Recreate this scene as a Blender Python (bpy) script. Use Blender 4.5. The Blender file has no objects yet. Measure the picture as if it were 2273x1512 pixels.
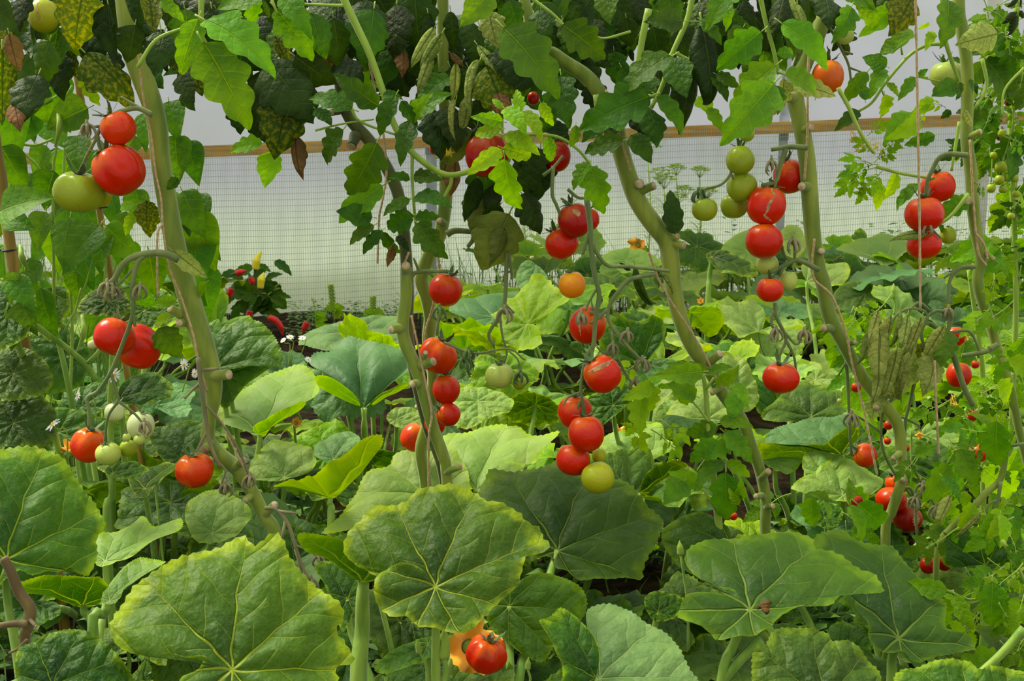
import bpy, math, random
from mathutils import Vector, Matrix
random.seed(7)
SC = bpy.context.scene
COL = SC.collection
PI = math.pi

# ------------------------------------------------------------------ camera, world, sun, exposure
FPX = 2525.0
PITCH, ROLL = math.radians(9.0), math.radians(0.4)
EYE = Vector((0, 0, 0.9))
FWD = Vector((0, math.cos(PITCH), -math.sin(PITCH)))
UP0 = Vector((0, math.sin(PITCH), math.cos(PITCH)))
RT0 = Vector((1, 0, 0))
RT = RT0 * math.cos(ROLL) + UP0 * math.sin(ROLL)
UPV = UP0 * math.cos(ROLL) - RT0 * math.sin(ROLL)
cd = bpy.data.cameras.new('camera')
cd.sensor_width = 36.0
cd.lens = FPX * 36.0 / 2273.0
cd.clip_start = 0.05
cd.dof.use_dof = True
cd.dof.focus_distance = 1.85
cd.dof.aperture_fstop = 20.0
cam = bpy.data.objects.new('camera', cd)
m3 = Matrix((RT, UPV, -FWD)).transposed()
cam.matrix_world = Matrix.Translation(EYE) @ m3.to_4x4()
COL.objects.link(cam)
SC.camera = cam

W = bpy.data.worlds.new('sky')
SC.world = W
W.use_nodes = True
wn, wl = W.node_tree.nodes, W.node_tree.links
bg = wn['Background']
tc = wn.new('ShaderNodeTexCoord')
sx = wn.new('ShaderNodeSeparateXYZ')
wl.new(tc.outputs['Generated'], sx.inputs[0])
mr = wn.new('ShaderNodeMapRange')
mr.inputs['From Min'].default_value = -0.1
mr.inputs['From Max'].default_value = 0.9
mr.inputs['To Min'].default_value = 0.52
mr.inputs['To Max'].default_value = 1.2
wl.new(sx.outputs['Z'], mr.inputs['Value'])
wl.new(mr.outputs[0], bg.inputs['Strength'])
bg.inputs['Color'].default_value = (1.0, 0.985, 0.93, 1)

sd = bpy.data.lights.new('sun', 'SUN')
sd.energy = 4.6
sd.angle = math.radians(22)
sd.color = (1.0, 0.93, 0.74)
sun = bpy.data.objects.new('sun', sd)
sun.rotation_euler = Vector((-0.62, 0.28, 0.85)).to_track_quat('Z', 'Y').to_euler()
COL.objects.link(sun)

SC.view_settings.view_transform = 'Standard'
SC.view_settings.look = 'None'
SC.view_settings.gamma = 1.0
SC.view_settings.use_curve_mapping = False
SC.view_settings.exposure = 0.27
SC.cycles.max_bounces = 6
SC.cycles.diffuse_bounces = 3
SC.cycles.glossy_bounces = 2
SC.cycles.transmission_bounces = 4
SC.cycles.transparent_max_bounces = 4

# ------------------------------------------------------------------ pixel helpers (a photo pixel seen at a chosen distance)
def ray(px, py):
    return (FWD + RT * ((px - 1136.5) / FPX) + UPV * ((756.0 - py) / FPX))
def at(px, py, Y):
    d = ray(px, py)
    return EYE + d * (Y / d.y)
def mpp(px, py, Y):                      # metres per pixel there
    return (Y / ray(px, py).y) / FPX
def on_plane(px, py, p0, n):
    d = ray(px, py)
    k = d.dot(n)
    if abs(k) < 0.03:
        k = 0.03 if k > 0 else -0.03
    return EYE + d * ((p0 - EYE).dot(n) / k)
def rnd(a, b):
    return random.uniform(a, b)

# ------------------------------------------------------------------ object helpers
def tag(o, label=None, cat=None, group=None, kind=None):
    if label: o['label'] = label
    if cat: o['category'] = cat
    if group: o['group'] = group
    if kind: o['kind'] = kind
    return o
def empty(name, loc):
    o = bpy.data.objects.new(name, None)
    o.empty_display_size = 0.02
    o.location = loc
    COL.objects.link(o)
    return o
WORLD = {}
def world_of(o):
    return WORLD[o.name]
def put(name, mesh, parent=None, mw=None):
    """a mesh object at world matrix mw (identity: the mesh is in world coordinates)"""
    o = bpy.data.objects.new(name, mesh)
    mw = mw if mw is not None else Matrix.Identity(4)
    o.matrix_basis = mw
    COL.objects.link(o)
    if parent is not None:
        o.parent = parent
        o.matrix_parent_inverse = world_of(parent).inverted()
    WORLD[o.name] = mw.copy()
    return o
def root(name, loc, label, cat, group=None, kind=None):
    o = empty(name, loc)
    WORLD[o.name] = Matrix.Translation(Vector(loc))
    return tag(o, label, cat, group, kind)

class MB:
    """collects geometry for one mesh"""
    def __init__(s):
        s.v, s.f, s.m, s.uv, s.e = [], [], [], [], []
    def add(s, verts, faces, mat=0, uvs=None, edge=None):
        b = len(s.v)
        s.v += [tuple(p) for p in verts]
        s.f += [tuple(i + b for i in q) for q in faces]
        s.m += [mat] * len(faces)
        s.uv += uvs if uvs else [(0.0, 0.0)] * len(verts)
        s.e += edge if edge else [0.0] * len(verts)
        return b
    def mesh(s, name, mats, smooth=True):
        me = bpy.data.meshes.new(name)
        me.from_pydata(s.v, [], s.f)
        for m in (mats if isinstance(mats, (list, tuple)) else [mats]):
            me.materials.append(m)
        me.polygons.foreach_set('material_index', s.m)
        if smooth:
            me.polygons.foreach_set('use_smooth', [True] * len(s.f))
        ul = me.uv_layers.new(name='UVMap')
        li = [0] * len(me.loops)
        me.loops.foreach_get('vertex_index', li)
        flat = []
        for i in li:
            flat += s.uv[i]
        ul.data.foreach_set('uv', flat)
        if any(s.e):
            a = me.attributes.new('edge', 'FLOAT', 'POINT')
            a.data.foreach_set('value', s.e)
        me.update()
        return me
    def build(s, name, mats, parent=None, mw=None, smooth=True):
        return put(name, s.mesh(name, mats, smooth), parent, mw)

def catmull(pts, n, closed=False):
    pts = [Vector(p) for p in pts]
    N = len(pts)
    out = []
    segs = N if closed else N - 1
    def g(i):
        if closed: return pts[i % N]
        if i < 0: return pts[0] * 2 - pts[1]
        if i >= N: return pts[-1] * 2 - pts[-2]
        return pts[i]
    for i in range(segs):
        a, b, c, d = g(i - 1), g(i), g(i + 1), g(i + 2)
        for k in range(n):
            t = k / n
            out.append(0.5 * (b * 2 + (c - a) * t + (a * 2 - b * 5 + c * 4 - d) * t * t + (b * 3 - a - c * 3 + d) * t ** 3))
    if not closed:
        out.append(pts[-1])
    return out

def tube(mb, pts, radii, sides=8, sub=4, mat=0, ridge=0.0, cap=True, smooth=True):
    """tapering round tube through points; radii: list or (start, end)"""
    P = catmull(pts, sub) if smooth and len(pts) > 2 else [Vector(p) for p in pts]
    n = len(P)
    if isinstance(radii, (int, float)):
        R = [radii] * n
    elif len(radii) == len(pts) and len(pts) > 2:
        R = []
        for i in range(n):
            x = i / (n - 1) * (len(radii) - 1)
            k = min(int(x), len(radii) - 2)
            R.append(radii[k] + (radii[k + 1] - radii[k]) * (x - k))
    else:
        R = [radii[0] + (radii[-1] - radii[0]) * i / (n - 1) for i in range(n)]
    T = []
    for i in range(n):
        d = P[min(i + 1, n - 1)] - P[max(i - 1, 0)]
        T.append(d.normalized() if d.length > 1e-9 else Vector((0, 0, 1)))
    nrm = T[0].orthogonal().normalized()
    vs, fs, uv = [], [], []
    for i in range(n):
        nrm = (nrm - T[i] * nrm.dot(T[i]))
        nrm = nrm.normalized() if nrm.length > 1e-6 else T[i].orthogonal().normalized()
        bn = T[i].cross(nrm)
        for k in range(sides):
            a = 2 * PI * k / sides
            r = R[i] * (1 + ridge * math.cos(5 * a))
            vs.append(P[i] + nrm * (math.cos(a) * r) + bn * (math.sin(a) * r))
            uv.append((k / sides, i / n))
    for i in range(n - 1):
        for k in range(sides):
            k2 = (k + 1) % sides
            fs.append((i * sides + k, i * sides + k2, (i + 1) * sides + k2, (i + 1) * sides + k))
    if cap:
        fs.append(tuple(range(sides))[::-1])
        fs.append(tuple((n - 1) * sides + k for k in range(sides)))
    mb.add(vs, fs, mat, uv)
    return P, R

def box(mb, c, sx, sy, sz, ax=None, mat=0):
    X, Y, Z = ax if ax else (Vector((1, 0, 0)), Vector((0, 1, 0)), Vector((0, 0, 1)))
    c = Vector(c)
    vs = [c + X * (a * sx / 2) + Y * (b * sy / 2) + Z * (d * sz / 2) for a in (-1, 1) for b in (-1, 1) for d in (-1, 1)]
    fs = [(0, 1, 3, 2), (4, 6, 7, 5), (0, 4, 5, 1), (2, 3, 7, 6), (0, 2, 6, 4), (1, 5, 7, 3)]
    mb.add(vs, fs, mat)

# ------------------------------------------------------------------ materials
class N:
    """tiny node-expression helper"""
    def __init__(s, name):
        s.mat = bpy.data.materials.new(name)
        s.mat.use_nodes = True
        s.t = s.mat.node_tree
        s.t.nodes.clear()
        s.out = s.t.nodes.new('ShaderNodeOutputMaterial')
    def new(s, typ, **kw):
        n = s.t.nodes.new(typ)
        for k, v in kw.items():
            setattr(n, k, v)
        return n
    def link(s, a, b):
        s.t.links.new(a, b)
    def val(s, sock, v):
        if hasattr(v, 'is_output') or isinstance(v, bpy.types.NodeSocket):
            s.link(v, sock)
        else:
            sock.default_value = v
    def m(s, op, a, b=0.0, c=0.0, clamp=False):
        n = s.new('ShaderNodeMath', operation=op, use_clamp=clamp)
        s.val(n.inputs[0], a); s.val(n.inputs[1], b); s.val(n.inputs[2], c)
        return n.outputs[0]
    def mix(s, f, a, b, blend='MIX'):
        n = s.new('ShaderNodeMix', data_type='RGBA', blend_type=blend)
        s.val(n.inputs[0], f)
        s.val(n.inputs[6], a if not isinstance(a, tuple) else (*a, 1)[:4])
        s.val(n.inputs[7], b if not isinstance(b, tuple) else (*b, 1)[:4])
        return n.outputs[2]
    def ramp(s, v, a, b, lo=0.0, hi=1.0):
        n = s.new('ShaderNodeMapRange', interpolation_type='SMOOTHSTEP')
        s.val(n.inputs['Value'], v)
        n.inputs['From Min'].default_value = a; n.inputs['From Max'].default_value = b
        n.inputs['To Min'].default_value = lo; n.inputs['To Max'].default_value = hi
        return n.outputs[0]
    def noise(s, vec, scale, detail=2.0, rough=0.5):
        n = s.new('ShaderNodeTexNoise')
        if vec is not None: s.link(vec, n.inputs['Vector'])
        n.inputs['Scale'].default_value = scale; n.inputs['Detail'].default_value = detail; n.inputs['Roughness'].default_value = rough
        return n.outputs[0]
    def voro(s, vec, scale, feature='DISTANCE_TO_EDGE'):
        n = s.new('ShaderNodeTexVoronoi', feature=feature)
        if vec is not None: s.link(vec, n.inputs['Vector'])
        n.inputs['Scale'].default_value = scale
        return n.outputs[0]
    def coord(s, which='Object'):
        return s.new('ShaderNodeTexCoord').outputs[which]
    def bump(s, h, strength, dist):
        n = s.new('ShaderNodeBump')
        n.inputs['Strength'].default_value = strength; n.inputs['Distance'].default_value = dist
        s.link(h, n.inputs['Height'])
        return n.outputs[0]
    def princ(s, col, rough=0.5, spec=0.5, normal=None, **kw):
        n = s.new('ShaderNodeBsdfPrincipled')
        s.val(n.inputs['Base Color'], (*col, 1) if isinstance(col, tuple) else col)
        s.val(n.inputs['Roughness'], rough)
        s.val(n.inputs['Specular IOR Level'], spec)
        if normal is not None: s.link(normal, n.inputs['Normal'])
        for k, v in kw.items():
            s.val(n.inputs[k.replace('_', ' ')], v)
        return n.outputs[0]
    def end(s, sh):
        s.link(sh, s.out.inputs['Surface'])
        return s.mat

def srgb(r, g, b):
    f = lambda c: (c / 255 / 12.92) if c <= 10 else ((c / 255 + 0.055) / 1.055) ** 2.4
    return (f(r), f(g), f(b))

def leaf_material(name, dark, light, vein, kind, trans=0.3, rough=0.5, spec=0.35, mottle=None, edgecol=None, veink=0.75, mot=(0.45, 0.6), bump=0.5, transcol=None, sec=5.5):
    n = N(name)
    uv = n.coord('UV')
    info = n.new('ShaderNodeObjectInfo')
    wob = n.new('ShaderNodeTexNoise'); n.link(uv, wob.inputs['Vector']); wob.inputs['Scale'].default_value = 3.2; wob.inputs['Detail'].default_value = 1
    va = n.new('ShaderNodeVectorMath', operation='MULTIPLY_ADD')
    n.link(wob.outputs['Color'], va.inputs[0]); va.inputs[1].default_value = (0.1, 0.1, 0); va.inputs[2].default_value = (-0.05, -0.05, 0)
    ad = n.new('ShaderNodeVectorMath', operation='ADD'); n.link(uv, ad.inputs[0]); n.link(va.outputs[0], ad.inputs[1])
    ad2 = n.new('ShaderNodeVectorMath', operation='MULTIPLY_ADD'); n.link(va.outputs[0], ad2.inputs[0]); ad2.inputs[1].default_value = (0.6, 0.12, 0); n.link(uv, ad2.inputs[2])
    sp = n.new('ShaderNodeSeparateXYZ'); n.link(ad.outputs[0] if kind == 'palm' else ad2.outputs[0], sp.inputs[0])
    x, y = sp.outputs[0], sp.outputs[1]
    if kind == 'palm':
        D = 2 * PI / 8
        r = n.m('SQRT', n.m('ADD', n.m('MULTIPLY', x, x), n.m('MULTIPLY', y, y)))
        th = n.m('ARCTAN2', y, x)
        ph = n.m('SUBTRACT', n.m('MODULO', n.m('ADD', th, D / 2 + 2 * PI), D), D / 2)
        t = n.m('ABSOLUTE', n.m('MULTIPLY', r, n.m('SINE', ph)))
        s_ = n.m('MULTIPLY', r, n.m('COSINE', ph))
        wid = n.m('MULTIPLY', n.m('SUBTRACT', 1.15, s_, clamp=True), 0.0105)
        sideid = n.m('MULTIPLY', n.m('SIGN', ph), 0.23)
        per, slope, w2 = 4.2, 0.95, 0.0042
        far = n.ramp(s_, 0.05, 0.2)
    else:
        t = n.m('ABSOLUTE', y); s_ = x
        wid = n.m('MULTIPLY', n.m('SUBTRACT', 1.2, s_, clamp=True), 0.014)
        sideid = n.m('MULTIPLY', n.m('SIGN', y), 0.2)
        per, slope, w2 = sec, 0.62, 0.0055
        far = 1.0
    main = n.m('SUBTRACT', 1.0, n.ramp(n.m('DIVIDE', t, n.m('MAXIMUM', wid, 0.003)), 0.5, 1.3))
    q = n.m('FRACT', n.m('ADD', n.m('MULTIPLY', n.m('SUBTRACT', s_, n.m('MULTIPLY', t, slope)), per), n.m('ADD', sideid, 5.0)))
    dist = n.m('DIVIDE', n.m('MINIMUM', q, n.m('SUBTRACT', 1.0, q)), per)
    sec_ = n.m('MULTIPLY', n.m('SUBTRACT', 1.0, n.ramp(dist, w2 * 0.4, w2 * 1.3)), far)
    ter = n.m('SUBTRACT', 1.0, n.ramp(n.voro(ad.outputs[0], 13.0 if kind == 'palm' else 18.0), 0.005, 0.045))
    v = n.m('MAXIMUM', main, n.m('MAXIMUM', n.m('MULTIPLY', sec_, 0.75), n.m('MULTIPLY', ter, 0.14)))
    big = n.noise(n.coord('Object'), 1.7 if kind == 'palm' else 2.3, 3.0)
    f = n.m('ADD', n.m('MULTIPLY', n.ramp(big, 0.35, 0.68), 0.6), n.m('MULTIPLY', info.outputs['Random'], 0.4))
    if kind == 'palm':
        at0 = n.new('ShaderNodeAttribute', attribute_name='edge')
        f = n.m('ADD', n.m('MULTIPLY', f, 0.6), n.m('MULTIPLY', n.ramp(n.m('ADD', at0.outputs['Fac'], n.m('MULTIPLY', big, 0.5)), 0.4, 1.25), 0.5), clamp=True)
    col = n.mix(f, dark, light)
    if mottle:
        mo = n.noise(ad.outputs[0], 15.0, 2.0)
        mk = n.m('MULTIPLY', n.ramp(mo, mot[0], mot[1]), n.m('SUBTRACT', 1.0, n.m('MULTIPLY', n.m('MAXIMUM', main, sec_), 0.8)))
        col = n.mix(mk, col, mottle)
    if edgecol:
        at_ = n.new('ShaderNodeAttribute', attribute_name='edge')
        en = n.m('ADD', at_.outputs['Fac'], n.m('MULTIPLY', n.m('SUBTRACT', n.noise(ad.outputs[0], 6.0, 2.0), 0.5), 0.5))
        col = n.mix(n.m('MULTIPLY', n.ramp(en, 0.84, 1.08), 0.8), col, edgecol)
    col = n.mix(n.m('MULTIPLY', v, veink), col, vein)
    hue = n.new('ShaderNodeHueSaturation')
    n.link(col, hue.inputs['Color'])
    rr = n.new('ShaderNodeTexWhiteNoise', noise_dimensions='1D'); n.link(info.outputs['Random'], rr.inputs['W'])
    n.link(n.m('ADD', 0.474, n.m('MULTIPLY', rr.outputs['Value'], 0.03)), hue.inputs['Hue'])
    n.link(n.m('ADD', 0.82, n.m('MULTIPLY', info.outputs['Random'], 0.36)), hue.inputs['Value'])
    hue.inputs['Saturation'].default_value = 1.12
    col = hue.outputs[0]
    pil = n.m('SQRT', n.m('MINIMUM', n.m('MULTIPLY', n.m('MINIMUM', q, n.m('SUBTRACT', 1.0, q)), 2.0), 1.0))
    quilt = n.m('ADD', n.m('MULTIPLY', n.m('MULTIPLY', pil, far), 0.5 if kind == 'palm' else 0.26), n.m('MULTIPLY', n.noise(ad.outputs[0], 9.0 if kind == 'palm' else 12.0, 3.0), 0.9))
    nz = n.bump(n.m('SUBTRACT', quilt, n.m('MULTIPLY', main, 0.7)), bump, 0.007 if kind == 'palm' else 0.004)
    a = n.princ(col, rough, spec, nz)
    tr = n.new('ShaderNodeBsdfTranslucent')
    tc_ = n.new('ShaderNodeHueSaturation'); n.link(col, tc_.inputs['Color'])
    tc_.inputs['Hue'].default_value = 0.49; tc_.inputs['Saturation'].default_value = 1.08; tc_.inputs['Value'].default_value = 1.55 if kind == 'palm' else 1.9
    n.link(tc_.outputs[0], tr.inputs['Color']); n.link(nz, tr.inputs['Normal'])
    mx = n.new('ShaderNodeMixShader'); mx.inputs[0].default_value = trans
    n.link(a, mx.inputs[1]); n.link(tr.outputs[0], mx.inputs[2])
    return n.end(mx.outputs[0])

M = {}
M['squash'] = leaf_material('squash_leaf', srgb(32, 68, 28), srgb(62, 106, 22), srgb(150, 176, 74), 'palm', 0.3, 0.55, 0.28, edgecol=srgb(140, 176, 18), veink=0.6, bump=0.8)
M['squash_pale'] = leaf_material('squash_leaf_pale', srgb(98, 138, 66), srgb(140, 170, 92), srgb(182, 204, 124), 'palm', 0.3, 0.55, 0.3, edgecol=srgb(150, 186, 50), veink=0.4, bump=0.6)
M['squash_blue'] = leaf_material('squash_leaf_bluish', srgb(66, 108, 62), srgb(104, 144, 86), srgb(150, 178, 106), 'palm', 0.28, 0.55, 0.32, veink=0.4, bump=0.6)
M['squash_deep'] = leaf_material('squash_leaf_deep', srgb(38, 74, 26), srgb(70, 108, 36), srgb(130, 158, 76), 'palm', 0.28, 0.52, 0.28, edgecol=srgb(110, 148, 36), veink=0.55, bump=0.7)
M['squash_bright'] = leaf_material('squash_leaf_bright', srgb(84, 134, 34), srgb(124, 168, 50), srgb(168, 198, 84), 'palm', 0.36, 0.55, 0.25, edgecol=srgb(160, 194, 50), veink=0.4, bump=0.6)
M['fresh'] = leaf_material('tomato_leaf_fresh', srgb(58, 114, 16), srgb(100, 154, 34), srgb(130, 172, 56), 'pinn', 0.36, 0.55, 0.25, veink=0.5, bump=0.8)
M['young'] = leaf_material('tomato_leaf_young', srgb(96, 150, 22), srgb(134, 184, 44), srgb(164, 198, 76), 'pinn', 0.4, 0.55, 0.22, veink=0.5, bump=0.7)
M['mature'] = leaf_material('tomato_leaf_mature', srgb(38, 78, 16), srgb(68, 112, 28), srgb(100, 136, 48), 'pinn', 0.3, 0.55, 0.25, veink=0.5, bump=0.8)
M['old'] = leaf_material('tomato_leaf_old', srgb(24, 46, 12), srgb(46, 72, 22), srgb(80, 100, 44), 'pinn', 0.18, 0.55, 0.22, veink=0.5, bump=0.8)
M['chlorotic'] = leaf_material('tomato_leaf_chlorotic', srgb(46, 74, 16), srgb(74, 98, 24), srgb(50, 74, 24), 'pinn', 0.3, 0.6, 0.2, mottle=srgb(130, 132, 40), veink=0.7, mot=(0.42, 0.7), bump=0.8)
M['dried'] = leaf_material('tomato_leaf_wilted', srgb(116, 138, 72), srgb(154, 172, 100), srgb(84, 104, 50), 'pinn', 0.22, 0.75, 0.15, mottle=srgb(164, 172, 100), veink=0.7, bump=1.0, mot=(0.45, 0.7))
M['greyold'] = leaf_material('tomato_leaf_greyed', srgb(76, 92, 40), srgb(112, 124, 62), srgb(140, 148, 88), 'pinn', 0.2, 0.65, 0.2, veink=0.4, bump=1.0)
M['brown'] = leaf_material('tomato_leaf_brown', srgb(92, 76, 44), srgb(134, 112, 72), srgb(70, 56, 34), 'pinn', 0.15, 0.8, 0.15, bump=0.9)
M['bean'] = leaf_material('bean_leaf', srgb(44, 98, 16), srgb(88, 140, 32), srgb(124, 164, 54), 'pinn', 0.36, 0.55, 0.25, veink=0.45, sec=5.0, bump=0.6)

def stem_mat(name, a, b, rough=0.55, sc=(40, 40, 9)):
    n = N(name)
    g = n.new('ShaderNodeNewGeometry')
    mp = n.new('ShaderNodeMapping'); mp.inputs['Scale'].default_value = sc
    n.link(g.outputs['Position'], mp.inputs['Vector'])
    ns = n.noise(mp.outputs[0], 1.0, 3.0)
    col = n.mix(n.ramp(ns, 0.35, 0.7), a, b)
    return n.end(n.princ(col, rough, 0.3, n.bump(n.noise(mp.outputs[0], 3.0, 3.0), 0.3, 0.002), Sheen_Weight=0.25))
M['stem'] = stem_mat('tomato_stem', srgb(100, 124, 30), srgb(140, 156, 50))
M['stalk'] = stem_mat('fruit_stalk', srgb(84, 104, 44), srgb(116, 130, 66))
M['shoot'] = stem_mat('green_shoot', srgb(128, 160, 44), srgb(150, 180, 58))
M['drystalk'] = stem_mat('dry_stalk', srgb(104, 104, 62), srgb(140, 132, 88))
M['darkstem'] = stem_mat('dark_green_stem', srgb(60, 72, 22), srgb(90, 100, 34))
M['brownstem'] = stem_mat('brown_stem', srgb(92, 76, 36), srgb(126, 108, 54))
M['cut'] = stem_mat('cut_face', srgb(196, 176, 136), srgb(160, 132, 92), 0.8, (90, 90, 90))
M['petiole'] = stem_mat('squash_stalk', srgb(104, 146, 40), srgb(150, 182, 66), 0.45)
M['calyx'] = stem_mat('calyx_green', srgb(48, 82, 22), srgb(84, 116, 40))
M['twine'] = stem_mat('jute_twine', srgb(166, 140, 92), srgb(192, 168, 120), 0.9, (260, 260, 160))
M['bamboo'] = stem_mat('bamboo', srgb(124, 102, 28), srgb(166, 138, 48), 0.4, (60, 60, 5))
M['scar'] = stem_mat('healed_crack', srgb(190, 150, 100), srgb(140, 100, 60), 0.8, (120, 120, 120))
M['black'] = stem_mat('black_tie', srgb(30, 30, 28), srgb(46, 44, 40))
M['rail'] = stem_mat('softwood_rail', srgb(168, 124, 36), srgb(200, 156, 62), 0.6, (4, 60, 60))
M['net'] = stem_mat('green_netting', srgb(130, 150, 128), srgb(148, 166, 142), 0.6)
M['steel'] = stem_mat('galvanised_steel', srgb(150, 156, 160), srgb(178, 184, 186), 0.42, (14, 14, 14))
M['whitepost'] = stem_mat('white_painted_post', srgb(206, 204, 188), srgb(224, 222, 208), 0.5, (10, 10, 10))
M['petalw'] = stem_mat('white_petal', srgb(236, 238, 236), srgb(246, 246, 244), 0.5)
M['discy'] = stem_mat('yellow_disc', srgb(220, 180, 30), srgb(236, 204, 50), 0.7)
M['orangepetal'] = stem_mat('orange_blossom', srgb(240, 158, 20), srgb(250, 186, 36), 0.5)
M['yellowfl'] = stem_mat('yellow_flower', srgb(226, 200, 30), srgb(240, 220, 60), 0.5)
M['chilli'] = stem_mat('red_chilli', srgb(204, 22, 16), srgb(226, 40, 22), 0.25)
M['chilliy'] = stem_mat('yellow_chilli', srgb(226, 212, 30), srgb(240, 230, 60), 0.25)
M['dill'] = stem_mat('dill_green', srgb(140, 176, 56), srgb(170, 198, 70), 0.6)
M['grass'] = stem_mat('grass_blade', srgb(84, 124, 44), srgb(128, 160, 66), 0.6)
M['weed'] = stem_mat('weed_leaf', srgb(64, 112, 26), srgb(118, 162, 48), 0.6)

n = N('tomato_skin')
inf = n.new('ShaderNodeObjectInfo')
oc = n.coord('Object')
spx = n.new('ShaderNodeSeparateXYZ'); n.link(oc, spx.inputs[0])
nz_ = n.noise(oc, 1.3, 3.0)
sh = n.m('ADD', spx.outputs[2], n.m('MULTIPLY', n.m('SUBTRACT', nz_, 0.5), 1.2))
hs = n.new('ShaderNodeHueSaturation'); n.link(inf.outputs['Color'], hs.inputs['Color'])
hs.inputs['Hue'].default_value = 0.53; hs.inputs['Value'].default_value = 1.2
col = n.mix(n.m('MULTIPLY', n.ramp(sh, 0.15, 1.0), 0.75), inf.outputs['Color'], hs.outputs[0])
patch = n.ramp(n.noise(oc, 2.2, 2.0), 0.55, 0.75)
dk = n.new('ShaderNodeHueSaturation'); n.link(col, dk.inputs['Color']); dk.inputs['Value'].default_value = 0.78
col = n.mix(n.m('MULTIPLY', patch, 0.6), col, dk.outputs[0])
fl = n.voro(oc, 26.0, 'F1')
col = n.mix(n.m('MULTIPLY', n.m('SUBTRACT', 1.0, n.ramp(fl, 0.05, 0.12)), 0.12), col, (0.8, 0.6, 0.3))
M['tomato'] = n.end(n.princ(col, 0.26, 0.28, n.bump(n.noise(oc, 5.0, 2.0), 0.06, 0.01)))

n = N('soil')
g = n.new('ShaderNodeNewGeometry')
s1 = n.noise(g.outputs['Position'], 14.0, 6.0, 0.65)
col = n.mix(n.ramp(s1, 0.35, 0.7), srgb(26, 20, 13), srgb(66, 52, 34))
M['soil'] = n.end(n.princ(col, 0.95, 0.1, n.bump(s1, 1.0, 0.03)))

n = N('polythene_sheet')
g = n.new('ShaderNodeNewGeometry')
s1 = n.noise(g.outputs['Position'], 2.2, 4.0)
s2 = n.noise(g.outputs['Position'], 11.0, 3.0)
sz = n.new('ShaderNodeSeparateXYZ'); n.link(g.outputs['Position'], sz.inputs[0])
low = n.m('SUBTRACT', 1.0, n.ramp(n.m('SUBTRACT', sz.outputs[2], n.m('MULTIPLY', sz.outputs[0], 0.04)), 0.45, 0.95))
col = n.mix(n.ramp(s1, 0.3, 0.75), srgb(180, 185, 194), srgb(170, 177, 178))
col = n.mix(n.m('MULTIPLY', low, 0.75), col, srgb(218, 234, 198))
plant_shade = n.m('MULTIPLY', n.ramp(n.m('SUBTRACT', n.m('MULTIPLY', s1, 0.5), n.m('MULTIPLY', n.m('SUBTRACT', sz.outputs[2], 0.24), 1.3)), 0.05, 0.3), 0.5)
col = n.mix(plant_shade, col, srgb(128, 140, 98))  # blurred silhouettes of plants outside, painted into the lower sheet colour
col = n.mix(n.m('MULTIPLY', n.ramp(s2, 0.55, 0.8), 0.12), col, srgb(150, 160, 140))
nb = n.bump(s1, 0.25, 0.05)
df = n.new('ShaderNodeBsdfDiffuse'); n.link(col, df.inputs['Color']); n.link(nb, df.inputs['Normal'])
tr = n.new('ShaderNodeBsdfTranslucent'); n.link(col, tr.inputs['Color'])
mx = n.new('ShaderNodeMixShader'); mx.inputs[0].default_value = 0.62
n.link(df.outputs[0], mx.inputs[1]); n.link(tr.outputs[0], mx.inputs[2])
M['sheet'] = n.end(mx.outputs[0])
# ------------------------------------------------------------------ the setting: soil, tunnel side, rail, netting, hoop posts
WY = 5.7
def ground_z(x, y):
    t = min(max((y - 3.2) / 2.2, 0), 1)
    return 0.13 * t * t * (3 - 2 * t) + 0.035 * max(x, 0) * t
mb = MB()
nx, ny = 70, 80
vs, fs = [], []
for j in range(ny + 1):
    for i in range(nx + 1):
        x = -4.2 + 8.4 * i / nx
        y = 0.3 + 5.6 * j / ny
        vs.append((x, y, ground_z(x, y) + 0.02 * math.sin(x * 9 + 2 * math.sin(y * 7)) * math.cos(y * 8.3) + rnd(-0.008, 0.008) - 0.01))
for j in range(ny):
    for i in range(nx):
        a = j * (nx + 1) + i
        fs.append((a, a + 1, a + nx + 2, a + nx + 1))
mb.add(vs, fs)
tag(mb.build('floor', M['soil']), 'dark bare soil under the squash plants', 'soil', kind='structure')

# the side of the tunnel: u runs along the wall, the site slopes up to the right
A, B = at(-260, 366, WY), at(2560, 250, WY)
UD = (B - A).normalized()
def wall(u, z, off=0.0):               # u metres from A, z metres above the rail line
    return A + UD * u + Vector((0, -off, z))
LEN = (B - A).length
mb = MB()
prof = [(-1.1, -0.085)] + [(z, -0.085) for z in (-0.8, -0.5, -0.25, 0.0, 0.2, 0.4)]
for k in range(1, 10):
    a = k / 9 * 1.25
    prof.append((0.4 + 1.5 * math.sin(a), -0.085 + 1.5 * (1 - math.cos(a))))
nu = 60
vs, fs = [], []
for i in range(nu + 1):
    for (z, off) in prof:
        w = 0.012 * math.sin(i * 0.55 + z * 3) + 0.008 * math.sin(i * 1.3 + z * 5)
        vs.append(wall(-0.6 + (LEN + 1.2) * i / nu, z, off + w))
np_ = len(prof)
for i in range(nu):
    for k in range(np_ - 1):
        a = i * np_ + k
        fs.append((a, a + 1, a + np_ + 1, a + np_))
mb.add(vs, fs)
tag(mb.build('wall_back', M['sheet']), 'milky white polythene side of the tunnel', 'tunnel wall', kind='structure')

seams = [-0.5, 2.05, 4.92, LEN + 0.5]
for k in range(3):
    mb = MB()
    L = seams[k + 1] - seams[k] - 0.004
    box(mb, wall((seams[k] + seams[k + 1]) / 2, 0.0, 0.02), L, 0.036, 0.056, (UD, Vector((0, 1, 0)), Vector((0, 0, 1))))
    o = mb.build('trim_%d' % (k + 1), M['rail'], smooth=False)
    tag(o, ['pale softwood rail length behind the leftmost tomato vine', 'pale softwood rail length across the middle of the tunnel wall',
            'pale softwood rail length at the right end of the tunnel wall'][k], 'rail', kind='structure')

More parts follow.
